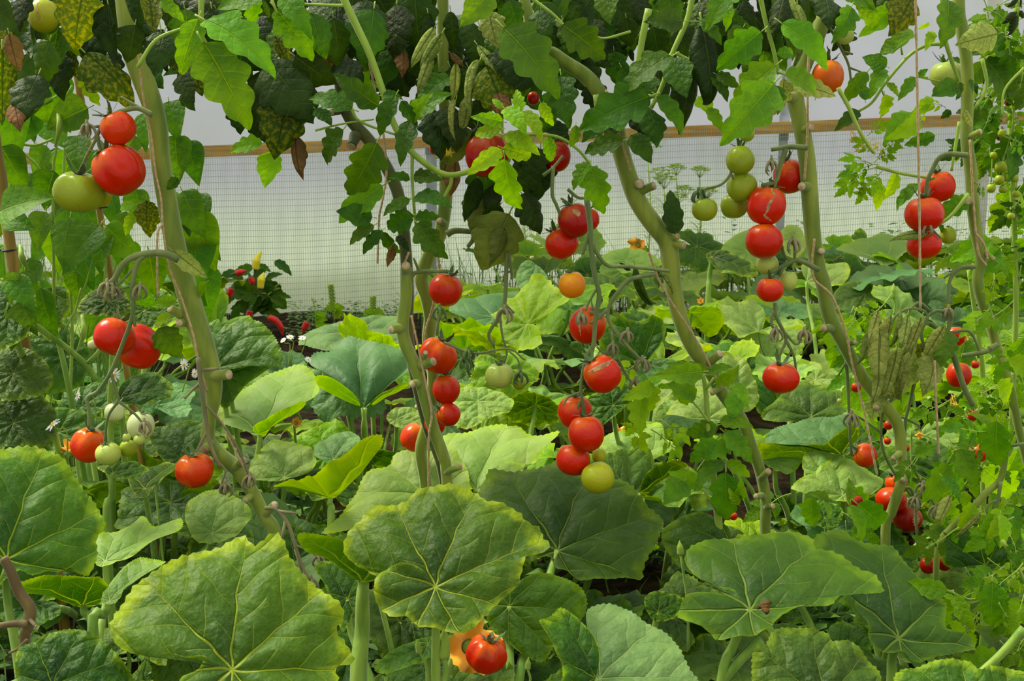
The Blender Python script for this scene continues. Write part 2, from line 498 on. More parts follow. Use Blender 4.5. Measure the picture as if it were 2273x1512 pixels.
mb = MB()
cell_u, cell_z = 0.0104, 0.0295
def sag(u, z):
    return 0.010 * math.sin(u * 2.3 + 1.0) * (-z) + 0.006 * math.sin(u * 5.1)
nu = int((LEN + 0.4) / cell_u)
for i in range(nu):
    u = -0.2 + i * cell_u
    pts = [wall(u + 0.003 * math.sin(i * 0.7 + k), z, 0.048) for k, z in enumerate((0.02, -0.3, -0.6, -0.9))]
    for a, b in zip(pts, pts[1:]):
        h = UD * 0.0009
        d = Vector((0, 0.0008, 0))
        mb.add([a - h, a + d, a + h, b - h, b + d, b + h], [(0, 1, 4, 3), (1, 2, 5, 4), (2, 0, 3, 5)])
for j in range(31):
    z = 0.02 - j * cell_z
    prev = None
    for i in range(61):
        u = -0.2 + (LEN + 0.4) * i / 60
        p = wall(u, z + sag(u, z), 0.0485)
        if prev is not None:
            h = Vector((0, 0, 0.0009)); d = Vector((0, 0.0008, 0))
            mb.add([prev - h, prev + d, prev + h, p - h, p + d, p + h], [(0, 1, 4, 3), (1, 2, 5, 4), (2, 0, 3, 5)])
        prev = p
o = mb.build('trim_4', M['net'], smooth=False)
tag(o, 'fine green mesh netting hung below the softwood rail', 'netting', kind='structure')

def hoop_post(px, rad, mat, label):
    P = at(px, 380, WY + 0.0)
    u = (P - A).dot(UD)
    t = root('hoop_post', wall(u, -1.0, -0.01), label, 'post', 'hoop posts along the tunnel side')
    mb = MB()
    pts = [wall(u, -1.0, -0.012), wall(u, -0.4, -0.012), wall(u, 0.3, -0.012)]
    for k in range(1, 8):
        a = k / 7 * 1.2
        pts.append(wall(u, 0.4 + 1.45 * math.sin(a), -0.012 + 1.45 * (1 - math.cos(a))))
    tube(mb, pts, rad, 14, 3)
    mb.build('tube', mat, t)
    mb = MB()
    tube(mb, [wall(u, -0.06, -0.012), wall(u, 0.06, -0.012)], rad * 1.12, 14, 1)
    mb.build('clamp', mat, t)
hoop_post(960, 0.027, M['steel'], 'grey steel tunnel post behind the middle tomato vines')
hoop_post(1742, 0.022, M['steel'], 'grey steel tunnel post behind the red cracked tomato truss')
hoop_post(2188, 0.034, M['whitepost'], 'white post behind the green cherry tomatoes at right edge')

# ------------------------------------------------------------------ squash plants
HUBS = [  # (pixel x, distance, label)
    (30, 1.30, 'squash plant in the front left corner with one huge light green leaf'),
    (520, 1.25, 'squash plant in front of the leftmost tomato stem with the broadest dark leaf'),
    (960, 1.32, 'squash plant in front centre with an overlapping round leaf on a thick stalk'),
    (1330, 1.42, 'squash plant below the central tomato truss with a big veined leaf'),
    (1680, 1.40, 'squash plant in front with a holed leaf carrying a brown dead flower'),
    (2010, 1.50, 'squash plant in the front right with a drooping dark pointed leaf'),
    (2180, 1.75, 'squash plant at lower right with a scalloped bright leaf below split tomatoes'),
    (270, 2.25, 'squash plant under the hanging red pair and white daisies at left'),
    (590, 2.35, 'squash plant with pale grey leaf right of the leftmost tomato stem'),
    (830, 2.60, 'squash plant with a pleated bluish leaf left of the tall central stem'),
    (1110, 2.20, 'squash plant with pale leaves behind the green central tomato'),
    (1430, 2.50, 'squash plant with grey green leaves behind the young tomato shoot'),
    (1790, 2.35, 'squash plant with folded leaves under the lone red tomato at right'),
    (2110, 2.70, 'squash plant behind the wilted curled tomato leaves at right'),
    (140, 3.20, 'squash plant deep in shade behind the bamboo canes'),
    (1150, 3.70, 'squash plant with a flat blue green leaf behind the hanging dry stalk'),
    (1450, 4.10, 'squash plant with the open orange blossom near the netting'),
    (1680, 4.30, 'squash plant with an upright leaf near the netting behind red tomatoes'),
    (1960, 4.40, 'squash plant with the tall parasol leaf near the netting at right'),
    (2290, 4.30, 'squash plant at far right under the green cherry tomatoes'),
    (1400, 3.15, 'squash plant with bright leaves in mid bed behind the thick bent stem'),
    (1880, 3.40, 'squash plant in mid bed left of the wilted tomato leaves'),
]
PLANTS = []
for (px, Y, lab) in HUBS:
    x = at(px, 900, Y).x
    r = root('squash_plant', (x, Y, ground_z(x, Y)), lab, 'squash plant', 'squash plants filling the bed')
    mb = MB()
    for k in range(5):
        a = rnd(0, 2 * PI); d = rnd(0.12, 0.3)
        tube(mb, [(x, Y, ground_z(x, Y) - 0.02), (x + d * 0.4 * math.cos(a), Y + d * 0.4 * math.sin(a), ground_z(x, Y) + 0.05), (x + d * math.cos(a), Y + d * math.sin(a), ground_z(x, Y) + 0.02)], (0.012, 0.009, 0.006), 8, 4)
    mb.build('vine', M['petiole'], r)
    PLANTS.append((r, x, Y, [0]))
def nearest_plant(x, y, pool=None):
    best = min(((p[1] - x) ** 2 + (p[2] - y) ** 2, i) for i, p in enumerate(PLANTS) if p[3][0] < 92)
    PLANTS[best[1]][3][0] += 1
    return PLANTS[best[1]]

def radial_leaf(outline, rings=20, N_=120, und=0.05, cup=-0.1, ripple=0.03, pleat=0.03, serr=0.012, seed=0, smooth=True, fold=0.0, sinus=0.0):
    """leaf blade of unit size round its vein junction (0,0) from a 2-D outline"""
    R_ = random.Random(seed)
    if smooth:
        O = [Vector((p[0], p[1], 0)) for p in outline]
        O = catmull(O, 6, True)
    else:
        O = [Vector((p[0], p[1], 0)) for p in outline]
    # even resampling
    L = [0]
    for i in range(len(O)):
        L.append(L[-1] + (O[(i + 1) % len(O)] - O[i]).length)
    out = []
    j = 0
    for k in range(N_):
        s = L[-1] * k / N_
        while L[j + 1] < s: j += 1
        f = (s - L[j]) / max(L[j + 1] - L[j], 1e-9)
        out.append(O[j].lerp(O[(j + 1) % len(O)], f))
    p1, p2, p3 = R_.uniform(0, 6), R_.uniform(0, 6), R_.uniform(0, 6)
    vs, uv, ed, fs = [(0, 0, 0)], [(0, 0)], [0.0], []
    for i in range(1, rings + 1):
        s = (i / rings) ** 0.85
        for k in range(N_):
            o = out[k]
            q = o * s
            th = math.atan2(o.y, o.x)
            rr = o.length * s
            if i == rings and serr:
                q = q * (1 + serr * (1 if k % 2 else -0.6) * R_.uniform(0.5, 1.4))
            elif i == rings - 1 and serr:
                q = q * (1 + 0.4 * serr * (1 if k % 2 else -0.6))
            D = 2 * PI / 8
            ph = ((th + D / 2 + 4 * PI) % D) - D / 2
            z = und * rr * rr * math.sin(2 * th + p1) + cup * rr * rr + ripple * s ** 4 * math.sin(9 * th + p2) * o.length + 0.5 * ripple * s ** 5 * math.sin(17 * th + p3) * o.length
            z += pleat * abs(math.sin(ph * PI / D)) * math.sin(min(rr * 1.1, 1) * PI) + fold * abs(q.y)
            if sinus:
                g_ = k / (N_ - 1) if sinus > 0 else 1 - k / (N_ - 1)
                z += abs(sinus) * rr * (max(0, (g_ - 0.72) / 0.28) ** 1.5 - 0.8 * max(0, (0.22 - g_) / 0.22) ** 1.5)
            z += 0.010 * math.sin(11 * q.x + p1) * math.sin(12 * q.y + p2) * min(1, 3 * rr)
            vs.append((q.x, q.y, z)); uv.append((q.x, q.y)); ed.append(s)
    last = N_ - 1 if sinus else N_
    for k in range(last):
        fs.append((0, 1 + k, 1 + (k + 1) % N_))
    for i in range(rings - 1):
        for k in range(last):
            a = 1 + i * N_ + k; b = 1 + i * N_ + (k + 1) % N_
            fs.append((a, a + N_, b + N_, b))
    mb = MB(); mb.add(vs, fs, 0, uv, ed)
    return mb

def leaf_stalk(parent_leaf, J, plant, n, r0=0.0045, end=None, mid=None):
    """petiole from the vein junction down to the plant"""
    J = Vector(J)
    if end is None:
        gx = J.x + (plant[1] - J.x) * rnd(0.35, 0.8)
        gy = J.y + (plant[2] - J.y) * rnd(0.35, 0.8)
        end = Vector((gx, gy, ground_z(gx, gy) - 0.01))
    drop = (J.z - end.z)
    m1 = J.lerp(end, 0.12) - n * (0.02 if mid is None else 0.005)
    m2 = J.lerp(end, 0.5) + Vector((0, 0, 0.12 * drop)) if mid is None else mid
    mb = MB()
    P = [J - n * 0.001, m1, m2, end]
    R_ = [r0 * 0.75, r0 * 0.95, r0 * 1.1, r0 * 1.25]
    if end.z > 0.05:
        P.append(Vector((end.x, end.y + 0.01, ground_z(end.x, end.y) - 0.02)))
        R_.append(r0 * 1.3)
    tube(mb, P, R_, 7, 4)
    mb.build('leaf_stalk', M['petiole'], parent_leaf)

def traced_leaf(J, outline, Y, az=0, el=60, tip=None, mat='squash', und=0.06, cup=-0.1, ripple=0.03, pleat=0.05, stalk=None, rings=22, label=None, seed=None, stalk_r=0.0055, sinus=0.0):
    a, e = math.radians(az), math.radians(el)
    nrm = Vector((math.sin(a) * math.cos(e), -math.cos(a) * math.cos(e), math.sin(e)))
    P0 = at(J[0], J[1], Y)
    tp = on_plane(*(tip or (J[0], J[1] - 100)), P0, nrm) - P0
    ux = tp.normalized()
    uy = nrm.cross(ux)
    O = []
    for (px, py) in outline:
        d = on_plane(px, py, P0, nrm) - P0
        O.append((d.dot(ux), d.dot(uy)))
    R = max(math.hypot(*q) for q in O)
    O = [(q[0] / R, q[1] / R) for q in O]
    if sum(O[i][0] * O[(i + 1) % len(O)][1] - O[(i + 1) % len(O)][0] * O[i][1] for i in range(len(O))) < 0:
        O = O[::-1]
        sinus = -sinus
    mb = radial_leaf(O, rings, 132, und, cup, ripple, pleat, seed=seed or int(J[0] * 7 + J[1]), sinus=sinus)
    mw = Matrix.Translation(P0) @ Matrix((ux, uy, nrm)).transposed().to_4x4() @ Matrix.Scale(R, 4)
    pl = nearest_plant(P0.x, P0.y)
    o = mb.build('leaf', M[mat], pl[0], mw)
    if label: o['label'] = label
    if stalk:
        end = at(stalk[0], stalk[1], stalk[2] if len(stalk) > 2 else Y + 0.03)
        leaf_stalk(o, P0, pl, nrm, stalk_r, end, P0.lerp(end, 0.5) + Vector((0, 0.01, 0.0)))
    else:
        leaf_stalk(o, P0, pl, nrm, stalk_r)
    return o

H = traced_leaf
# front row
H((513, 1487), [(240, 1385), (255, 1340), (290, 1285), (340, 1250), (390, 1230), (440, 1215), (490, 1200), (535, 1178), (565, 1205), (605, 1180), (628, 1195), (645, 1235), (690, 1290), (755, 1340), (762, 1372), (745, 1392), (768, 1425), (785, 1465), (745, 1478), (745, 1520), (640, 1560), (520, 1580), (420, 1550), (400, 1510), (440, 1485), (455, 1458), (410, 1462), (370, 1450), (320, 1455), (260, 1430)], 1.16, 8, 42, (540, 1200), 'squash', 0.05, -0.1, 0.03, 0.055)
H((12, 1240), [(-70, 1010), (0, 988), (60, 985), (110, 1000), (150, 1030), (185, 1085), (215, 1130), (232, 1170), (215, 1195), (215, 1235), (195, 1278), (160, 1262), (130, 1270), (105, 1268), (70, 1280), (40, 1268), (10, 1290), (-50, 1340), (-120, 1300), (-160, 1150)], 1.36, 35, 38, (90, 1010), 'squash', 0.05, -0.05, 0.03, 0.05)
H((965, 1302), [(960, 1296), (915, 1296), (865, 1288), (830, 1272), (806, 1252), (790, 1245), (758, 1213), (756, 1190), (772, 1163), (792, 1148), (820, 1120), (845, 1110), (880, 1105), (905, 1100), (930, 1080), (960, 1073), (1000, 1068), (1035, 1075), (1060, 1090), (1080, 1110), (1110, 1110), (1150, 1130), (1170, 1150), (1197, 1155), (1207, 1185), (1222, 1200), (1205, 1222), (1170, 1230), (1160, 1260), (1145, 1300), (1110, 1330), (1080, 1365), (1050, 1398), (1010, 1407), (960, 1397), (930, 1395), (905, 1375), (870, 1375), (840, 1345), (832, 1318), (840, 1285), (862, 1264), (895, 1258), (930, 1265), (952, 1282), (960, 1295)], 1.26, -5, 45, (1050, 1090), 'squash', 0.04, -0.1, 0.035, 0.06, stalk=(968, 1520, 1.3), stalk_r=0.0048, sinus=0.16)
H((1236, 1222), [(1062, 1105), (1076, 1060), (1092, 1030), (1150, 1028), (1200, 1020), (1245, 1008), (1300, 1040), (1370, 1050), (1402, 1068), (1430, 1105), (1470, 1135), (1472, 1165), (1455, 1210), (1430, 1255), (1425, 1282), (1385, 1285), (1345, 1293), (1290, 1290), (1262, 1270), (1235, 1265), (1220, 1238), (1180, 1235), (1120, 1190)], 1.68, 5, 52, (1300, 1045), 'squash_deep', 0.05, -0.08, 0.03, 0.06, stalk=(1148, 1530, 1.5), stalk_r=0.0062)
H((1330, 1505), [(1302, 1352), (1350, 1330), (1390, 1342), (1430, 1375), (1480, 1400), (1508, 1435), (1530, 1480), (1562, 1540), (1480, 1620), (1360, 1580), (1300, 1560), (1290, 1520), (1310, 1450)], 1.22, -10, 55, (1440, 1400), 'squash_blue', 0.03, -0.08, 0.02, 0.04)
H((1322, 1508), [(1216, 1375), (1242, 1362), (1268, 1341), (1300, 1372), (1322, 1410), (1330, 1460), (1318, 1500), (1290, 1540), (1240, 1530), (1248, 1480), (1232, 1430)], 1.20, 40, 30, (1265, 1350), 'squash', 0.1, -0.15, 0.03, 0.05)
H((1662, 1352), [(1650, 1322), (1606, 1306), (1566, 1290), (1532, 1262), (1521, 1230), (1560, 1192), (1610, 1185), (1652, 1190), (1700, 1175), (1760, 1170), (1803, 1185), (1812, 1216), (1870, 1230), (1912, 1260), (1940, 1270), (1963, 1310), (1920, 1312), (1870, 1320), (1840, 1346), (1790, 1345), (1740, 1367), (1700, 1400), (1665, 1414), (1600, 1420), (1570, 1406), (1520, 1386), (1503, 1370), (1520, 1332), (1560, 1320), (1610, 1318), (1645, 1335)], 1.38, -6, 62, (1800, 1215), 'squash_deep', 0.05, -0.06, 0.02, 0.04, stalk=(1600, 1530, 1.36), stalk_r=0.0055)
H((1992, 1416), [(1812, 1222), (1820, 1175), (1850, 1158), (1882, 1155), (1925, 1180), (1985, 1200), (2012, 1240), (2060, 1300), (2100, 1332), (2095, 1392), (2115, 1402), (2150, 1410), (2167, 1437), (2130, 1450), (2070, 1462), (2030, 1472), (2002, 1446), (1975, 1452), (1930, 1432), (1925, 1390), (1897, 1350), (1900, 1320), (1850, 1280)], 1.45, 8, 48, (1960, 1180), 'squash_deep', 0.05, -0.12, 0.02, 0.04, stalk=(1978, 1530, 1.48), stalk_r=0.006)
H((1835, 1560), [(1672, 1445), (1700, 1430), (1722, 1395), (1780, 1393), (1838, 1400), (1850, 1420), (1890, 1420), (1932, 1460), (1957, 1500), (1950, 1590), (1820, 1640), (1690, 1590)], 1.15, 0, 45, (1800, 1400), 'squash_deep', 0.05, -0.08, 0.03, 0.05)
H((2150, 1585), [(1985, 1502), (2060, 1470), (2140, 1463), (2172, 1490), (2200, 1480), (2275, 1490), (2340, 1550), (2220, 1660), (2060, 1620)], 1.18, -10, 48, (2140, 1470), 'squash', 0.05, -0.08, 0.03, 0.05)
H((115, 1522), [(38, 1440), (70, 1425), (110, 1405), (160, 1395), (205, 1405), (240, 1430), (277, 1470), (295, 1515), (210, 1575), (100, 1590), (40, 1540)], 1.14, 15, 45, (180, 1400), 'squash', 0.05, -0.1, 0.03, 0.05)
H((232, 1246), [(214, 1192), (290, 1165), (312, 1138), (342, 1165), (397, 1143), (402, 1176), (360, 1200), (310, 1226), (268, 1246), (215, 1256)], 1.62, -10, 70, (380, 1160), 'squash_pale', 0.05, -0.05, 0.03, 0.03)
H((242, 1335), [(225, 1335), (245, 1290), (290, 1240), (322, 1224), (366, 1240), (330, 1262), (290, 1292), (258, 1338)], 1.42, -10, 66, (340, 1235), 'squash_pale', 0.08, -0.1, 0.04, 0.03, stalk=(205, 1410, 1.4))
H((185, 1345), [(35, 1270), (90, 1270), (150, 1275), (200, 1275), (240, 1300), (235, 1330), (190, 1350), (120, 1330), (60, 1310)], 1.5, 20, 138, (60, 1280), 'squash', 0.04, -0.1, 0.03, 0.03, stalk=(207, 1412, 1.46), stalk_r=0.006)
H((470, 1185), [(410, 1130), (430, 1095), (482, 1084), (520, 1098), (556, 1130), (542, 1170), (500, 1202), (440, 1205), (415, 1165)], 1.9, 0, 55, (490, 1090), 'squash_pale')
# middle distance
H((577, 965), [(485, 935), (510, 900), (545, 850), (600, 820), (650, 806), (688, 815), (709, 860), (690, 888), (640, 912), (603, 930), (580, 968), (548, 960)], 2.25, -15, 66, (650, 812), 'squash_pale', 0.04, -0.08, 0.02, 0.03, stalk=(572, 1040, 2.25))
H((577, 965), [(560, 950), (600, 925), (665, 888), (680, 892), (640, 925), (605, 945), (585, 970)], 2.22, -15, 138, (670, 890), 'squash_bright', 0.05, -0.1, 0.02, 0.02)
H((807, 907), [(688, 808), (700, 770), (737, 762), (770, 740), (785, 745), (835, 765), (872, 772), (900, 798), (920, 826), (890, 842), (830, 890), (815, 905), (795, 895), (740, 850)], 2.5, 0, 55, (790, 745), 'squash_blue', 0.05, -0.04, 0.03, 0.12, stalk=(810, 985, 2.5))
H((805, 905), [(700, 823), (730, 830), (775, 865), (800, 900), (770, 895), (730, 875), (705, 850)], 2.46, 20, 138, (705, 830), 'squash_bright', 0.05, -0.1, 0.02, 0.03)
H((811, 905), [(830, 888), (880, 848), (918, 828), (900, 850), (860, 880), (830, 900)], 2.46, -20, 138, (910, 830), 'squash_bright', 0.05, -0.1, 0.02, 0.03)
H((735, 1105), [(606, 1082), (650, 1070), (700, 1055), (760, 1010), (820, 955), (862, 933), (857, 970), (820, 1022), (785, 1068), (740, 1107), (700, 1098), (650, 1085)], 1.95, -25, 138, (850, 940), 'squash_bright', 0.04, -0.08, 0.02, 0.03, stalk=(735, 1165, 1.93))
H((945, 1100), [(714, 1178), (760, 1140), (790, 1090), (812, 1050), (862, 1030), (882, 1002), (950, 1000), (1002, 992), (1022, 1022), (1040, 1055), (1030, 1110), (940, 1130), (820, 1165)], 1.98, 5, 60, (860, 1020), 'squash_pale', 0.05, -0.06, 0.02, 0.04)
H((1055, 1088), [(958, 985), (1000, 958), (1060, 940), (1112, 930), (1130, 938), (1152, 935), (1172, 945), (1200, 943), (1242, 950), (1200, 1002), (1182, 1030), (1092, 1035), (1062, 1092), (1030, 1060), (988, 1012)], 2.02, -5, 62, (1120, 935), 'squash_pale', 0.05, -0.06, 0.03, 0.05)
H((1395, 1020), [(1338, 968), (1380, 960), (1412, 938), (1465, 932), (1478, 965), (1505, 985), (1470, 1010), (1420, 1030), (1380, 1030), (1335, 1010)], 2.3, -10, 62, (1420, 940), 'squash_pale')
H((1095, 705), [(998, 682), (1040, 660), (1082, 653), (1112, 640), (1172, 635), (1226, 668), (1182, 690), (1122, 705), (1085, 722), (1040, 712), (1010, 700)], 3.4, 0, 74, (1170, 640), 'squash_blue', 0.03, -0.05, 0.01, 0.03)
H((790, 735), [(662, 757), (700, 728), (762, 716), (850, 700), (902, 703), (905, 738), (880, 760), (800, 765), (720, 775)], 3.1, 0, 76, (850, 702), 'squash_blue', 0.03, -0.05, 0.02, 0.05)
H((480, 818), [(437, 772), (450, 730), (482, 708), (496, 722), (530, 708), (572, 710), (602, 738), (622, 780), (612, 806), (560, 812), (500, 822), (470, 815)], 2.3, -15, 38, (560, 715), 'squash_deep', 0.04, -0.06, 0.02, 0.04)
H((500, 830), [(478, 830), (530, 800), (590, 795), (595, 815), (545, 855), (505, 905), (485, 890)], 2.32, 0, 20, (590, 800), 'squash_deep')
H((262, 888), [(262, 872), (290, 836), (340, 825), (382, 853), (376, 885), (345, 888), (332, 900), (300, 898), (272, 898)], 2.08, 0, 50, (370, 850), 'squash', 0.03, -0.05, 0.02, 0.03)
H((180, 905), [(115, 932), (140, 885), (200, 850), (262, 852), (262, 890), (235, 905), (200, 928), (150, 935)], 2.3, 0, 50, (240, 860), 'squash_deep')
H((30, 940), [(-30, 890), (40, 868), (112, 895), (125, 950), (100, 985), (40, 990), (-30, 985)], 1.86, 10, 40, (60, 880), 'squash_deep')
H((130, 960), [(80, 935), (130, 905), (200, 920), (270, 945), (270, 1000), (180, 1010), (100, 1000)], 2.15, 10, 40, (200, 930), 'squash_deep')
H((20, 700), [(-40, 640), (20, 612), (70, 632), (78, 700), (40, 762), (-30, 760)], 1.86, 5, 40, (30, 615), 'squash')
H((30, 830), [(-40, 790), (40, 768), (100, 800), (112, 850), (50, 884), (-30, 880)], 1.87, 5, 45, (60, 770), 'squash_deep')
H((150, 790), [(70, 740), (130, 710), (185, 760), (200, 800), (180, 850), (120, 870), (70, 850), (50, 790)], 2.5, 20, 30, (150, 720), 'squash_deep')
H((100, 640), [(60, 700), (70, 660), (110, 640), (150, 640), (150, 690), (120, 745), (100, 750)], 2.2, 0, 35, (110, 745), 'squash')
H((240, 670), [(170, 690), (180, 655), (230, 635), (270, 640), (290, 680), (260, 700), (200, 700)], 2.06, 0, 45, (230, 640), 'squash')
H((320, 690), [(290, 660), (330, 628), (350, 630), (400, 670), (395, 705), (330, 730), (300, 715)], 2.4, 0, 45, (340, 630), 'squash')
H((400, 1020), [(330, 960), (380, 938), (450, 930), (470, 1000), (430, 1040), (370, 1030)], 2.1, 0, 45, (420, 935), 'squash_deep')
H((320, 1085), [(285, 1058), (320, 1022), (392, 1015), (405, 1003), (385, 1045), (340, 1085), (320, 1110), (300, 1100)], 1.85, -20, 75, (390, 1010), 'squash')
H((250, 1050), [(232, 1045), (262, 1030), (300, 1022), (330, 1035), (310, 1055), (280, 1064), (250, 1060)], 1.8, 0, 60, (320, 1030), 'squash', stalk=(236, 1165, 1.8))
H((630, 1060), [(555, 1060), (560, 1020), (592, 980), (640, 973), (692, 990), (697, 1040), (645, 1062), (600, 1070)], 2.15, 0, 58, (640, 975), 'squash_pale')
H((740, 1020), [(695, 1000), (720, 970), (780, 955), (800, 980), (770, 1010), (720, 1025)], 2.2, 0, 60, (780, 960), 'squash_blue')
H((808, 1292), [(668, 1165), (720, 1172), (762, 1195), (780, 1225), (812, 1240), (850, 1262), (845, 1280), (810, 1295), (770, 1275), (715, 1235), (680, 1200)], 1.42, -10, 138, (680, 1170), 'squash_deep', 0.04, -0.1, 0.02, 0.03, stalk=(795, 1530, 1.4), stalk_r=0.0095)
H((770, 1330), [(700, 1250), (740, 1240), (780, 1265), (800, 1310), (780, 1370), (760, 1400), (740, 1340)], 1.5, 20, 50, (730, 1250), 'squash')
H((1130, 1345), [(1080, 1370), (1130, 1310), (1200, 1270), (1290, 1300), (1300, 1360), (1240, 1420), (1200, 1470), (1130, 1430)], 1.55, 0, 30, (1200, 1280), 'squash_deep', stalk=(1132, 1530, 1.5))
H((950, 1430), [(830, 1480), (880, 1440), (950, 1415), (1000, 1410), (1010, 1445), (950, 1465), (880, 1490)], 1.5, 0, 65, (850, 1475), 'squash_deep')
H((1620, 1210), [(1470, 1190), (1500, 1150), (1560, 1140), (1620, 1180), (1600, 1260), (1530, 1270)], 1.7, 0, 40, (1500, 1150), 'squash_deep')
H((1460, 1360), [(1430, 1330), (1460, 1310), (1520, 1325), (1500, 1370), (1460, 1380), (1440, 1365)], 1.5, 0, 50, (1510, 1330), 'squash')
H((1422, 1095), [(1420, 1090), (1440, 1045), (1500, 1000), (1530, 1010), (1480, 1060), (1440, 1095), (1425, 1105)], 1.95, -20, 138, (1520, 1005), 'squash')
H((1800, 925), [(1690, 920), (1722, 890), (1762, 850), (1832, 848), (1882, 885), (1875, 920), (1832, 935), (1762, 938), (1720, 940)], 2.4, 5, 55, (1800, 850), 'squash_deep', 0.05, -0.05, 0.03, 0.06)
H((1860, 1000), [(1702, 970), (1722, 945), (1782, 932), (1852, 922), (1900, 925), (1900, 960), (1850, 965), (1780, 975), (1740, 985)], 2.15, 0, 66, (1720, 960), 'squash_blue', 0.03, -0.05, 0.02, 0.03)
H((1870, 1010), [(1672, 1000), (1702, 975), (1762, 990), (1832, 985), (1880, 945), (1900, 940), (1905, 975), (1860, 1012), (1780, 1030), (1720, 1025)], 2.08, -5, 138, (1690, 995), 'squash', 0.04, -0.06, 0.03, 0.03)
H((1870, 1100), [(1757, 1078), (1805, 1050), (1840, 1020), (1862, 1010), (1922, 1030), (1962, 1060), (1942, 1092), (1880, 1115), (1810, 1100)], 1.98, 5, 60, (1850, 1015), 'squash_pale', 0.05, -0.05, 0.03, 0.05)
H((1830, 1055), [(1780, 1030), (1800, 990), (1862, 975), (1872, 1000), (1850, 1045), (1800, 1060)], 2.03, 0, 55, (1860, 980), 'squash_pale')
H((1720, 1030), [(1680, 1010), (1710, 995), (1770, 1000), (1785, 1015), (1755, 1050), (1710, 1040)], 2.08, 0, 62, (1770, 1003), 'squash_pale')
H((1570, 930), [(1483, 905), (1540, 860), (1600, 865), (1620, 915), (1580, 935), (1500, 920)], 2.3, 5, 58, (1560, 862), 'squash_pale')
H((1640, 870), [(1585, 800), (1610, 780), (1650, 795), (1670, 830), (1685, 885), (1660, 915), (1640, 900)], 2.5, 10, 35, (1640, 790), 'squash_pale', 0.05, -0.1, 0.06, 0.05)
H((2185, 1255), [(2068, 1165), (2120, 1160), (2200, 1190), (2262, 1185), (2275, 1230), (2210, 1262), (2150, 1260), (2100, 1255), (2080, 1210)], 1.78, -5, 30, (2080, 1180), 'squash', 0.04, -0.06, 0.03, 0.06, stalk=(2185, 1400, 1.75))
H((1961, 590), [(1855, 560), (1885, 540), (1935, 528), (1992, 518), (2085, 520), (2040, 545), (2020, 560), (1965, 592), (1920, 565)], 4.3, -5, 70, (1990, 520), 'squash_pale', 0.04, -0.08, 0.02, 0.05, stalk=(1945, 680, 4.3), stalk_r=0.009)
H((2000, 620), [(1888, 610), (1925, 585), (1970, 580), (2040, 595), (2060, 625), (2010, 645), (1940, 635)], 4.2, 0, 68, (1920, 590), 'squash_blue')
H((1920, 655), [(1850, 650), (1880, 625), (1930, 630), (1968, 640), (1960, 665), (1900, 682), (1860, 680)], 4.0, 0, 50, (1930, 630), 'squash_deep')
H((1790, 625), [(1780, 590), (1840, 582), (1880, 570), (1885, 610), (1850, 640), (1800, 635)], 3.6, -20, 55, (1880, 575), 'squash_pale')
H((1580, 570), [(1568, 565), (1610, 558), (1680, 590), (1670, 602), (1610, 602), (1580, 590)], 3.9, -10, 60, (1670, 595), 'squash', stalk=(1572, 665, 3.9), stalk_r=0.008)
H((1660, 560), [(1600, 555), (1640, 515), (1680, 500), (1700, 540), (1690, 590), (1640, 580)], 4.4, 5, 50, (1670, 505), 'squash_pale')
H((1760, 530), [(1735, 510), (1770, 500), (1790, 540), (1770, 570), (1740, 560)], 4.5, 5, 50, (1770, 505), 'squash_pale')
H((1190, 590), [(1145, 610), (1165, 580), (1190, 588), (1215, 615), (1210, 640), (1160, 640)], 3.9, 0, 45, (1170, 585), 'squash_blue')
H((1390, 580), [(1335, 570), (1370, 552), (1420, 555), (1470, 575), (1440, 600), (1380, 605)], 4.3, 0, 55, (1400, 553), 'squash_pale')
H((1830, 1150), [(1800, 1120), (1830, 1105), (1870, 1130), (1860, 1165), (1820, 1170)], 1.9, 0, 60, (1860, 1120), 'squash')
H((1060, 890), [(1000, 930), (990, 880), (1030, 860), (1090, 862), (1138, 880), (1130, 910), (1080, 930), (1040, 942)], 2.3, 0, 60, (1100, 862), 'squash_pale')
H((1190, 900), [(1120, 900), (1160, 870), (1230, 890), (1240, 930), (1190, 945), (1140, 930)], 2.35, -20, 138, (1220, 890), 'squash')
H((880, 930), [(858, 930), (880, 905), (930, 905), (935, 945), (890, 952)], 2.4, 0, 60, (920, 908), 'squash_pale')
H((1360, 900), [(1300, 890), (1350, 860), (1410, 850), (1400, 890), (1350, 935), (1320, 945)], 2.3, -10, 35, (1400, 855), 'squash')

# prototypes for the rest of the bed
def squash_outline(seed):
    R_ = random.Random(seed)
    out = []
    p = R_.uniform(0, 6)
    for k in range(64):
        th = -PI + 2 * PI * (k + 0.5) / 64
        r = 0.86 + 0.09 * math.cos(5 * th) + 0.06 * math.sin(2 * th + p) + 0.04 * math.sin(3 * th + p * 2) + 0.05 * math.cos(th)
        r *= 1 - 0.8 * math.exp(-((PI - abs(th)) / 0.34) ** 2)
        out.append((r * math.cos(th), r * math.sin(th)))
    return out
PROTO = []
for k in range(7):
    PROTO.append(radial_leaf(squash_outline(k), 9, 64, [0.05, 0.1, -0.06, 0.08, 0.03, 0.12, 0.06][k], [-0.1, -0.28, 0.12, -0.2, -0.05, -0.3, 0.2][k], 0.06, 0.08, 0.03, k + 50, False, [0, 0.1, 0, 0.25, 0.0, 0.15, 0.3][k]))
PM = {}
def proto_mesh(k, mat):
    if (k, mat) not in PM:
        PM[(k, mat)] = PROTO[k].mesh('squash_leaf', M[mat])
    return PM[(k, mat)]
RL = random.Random(21)
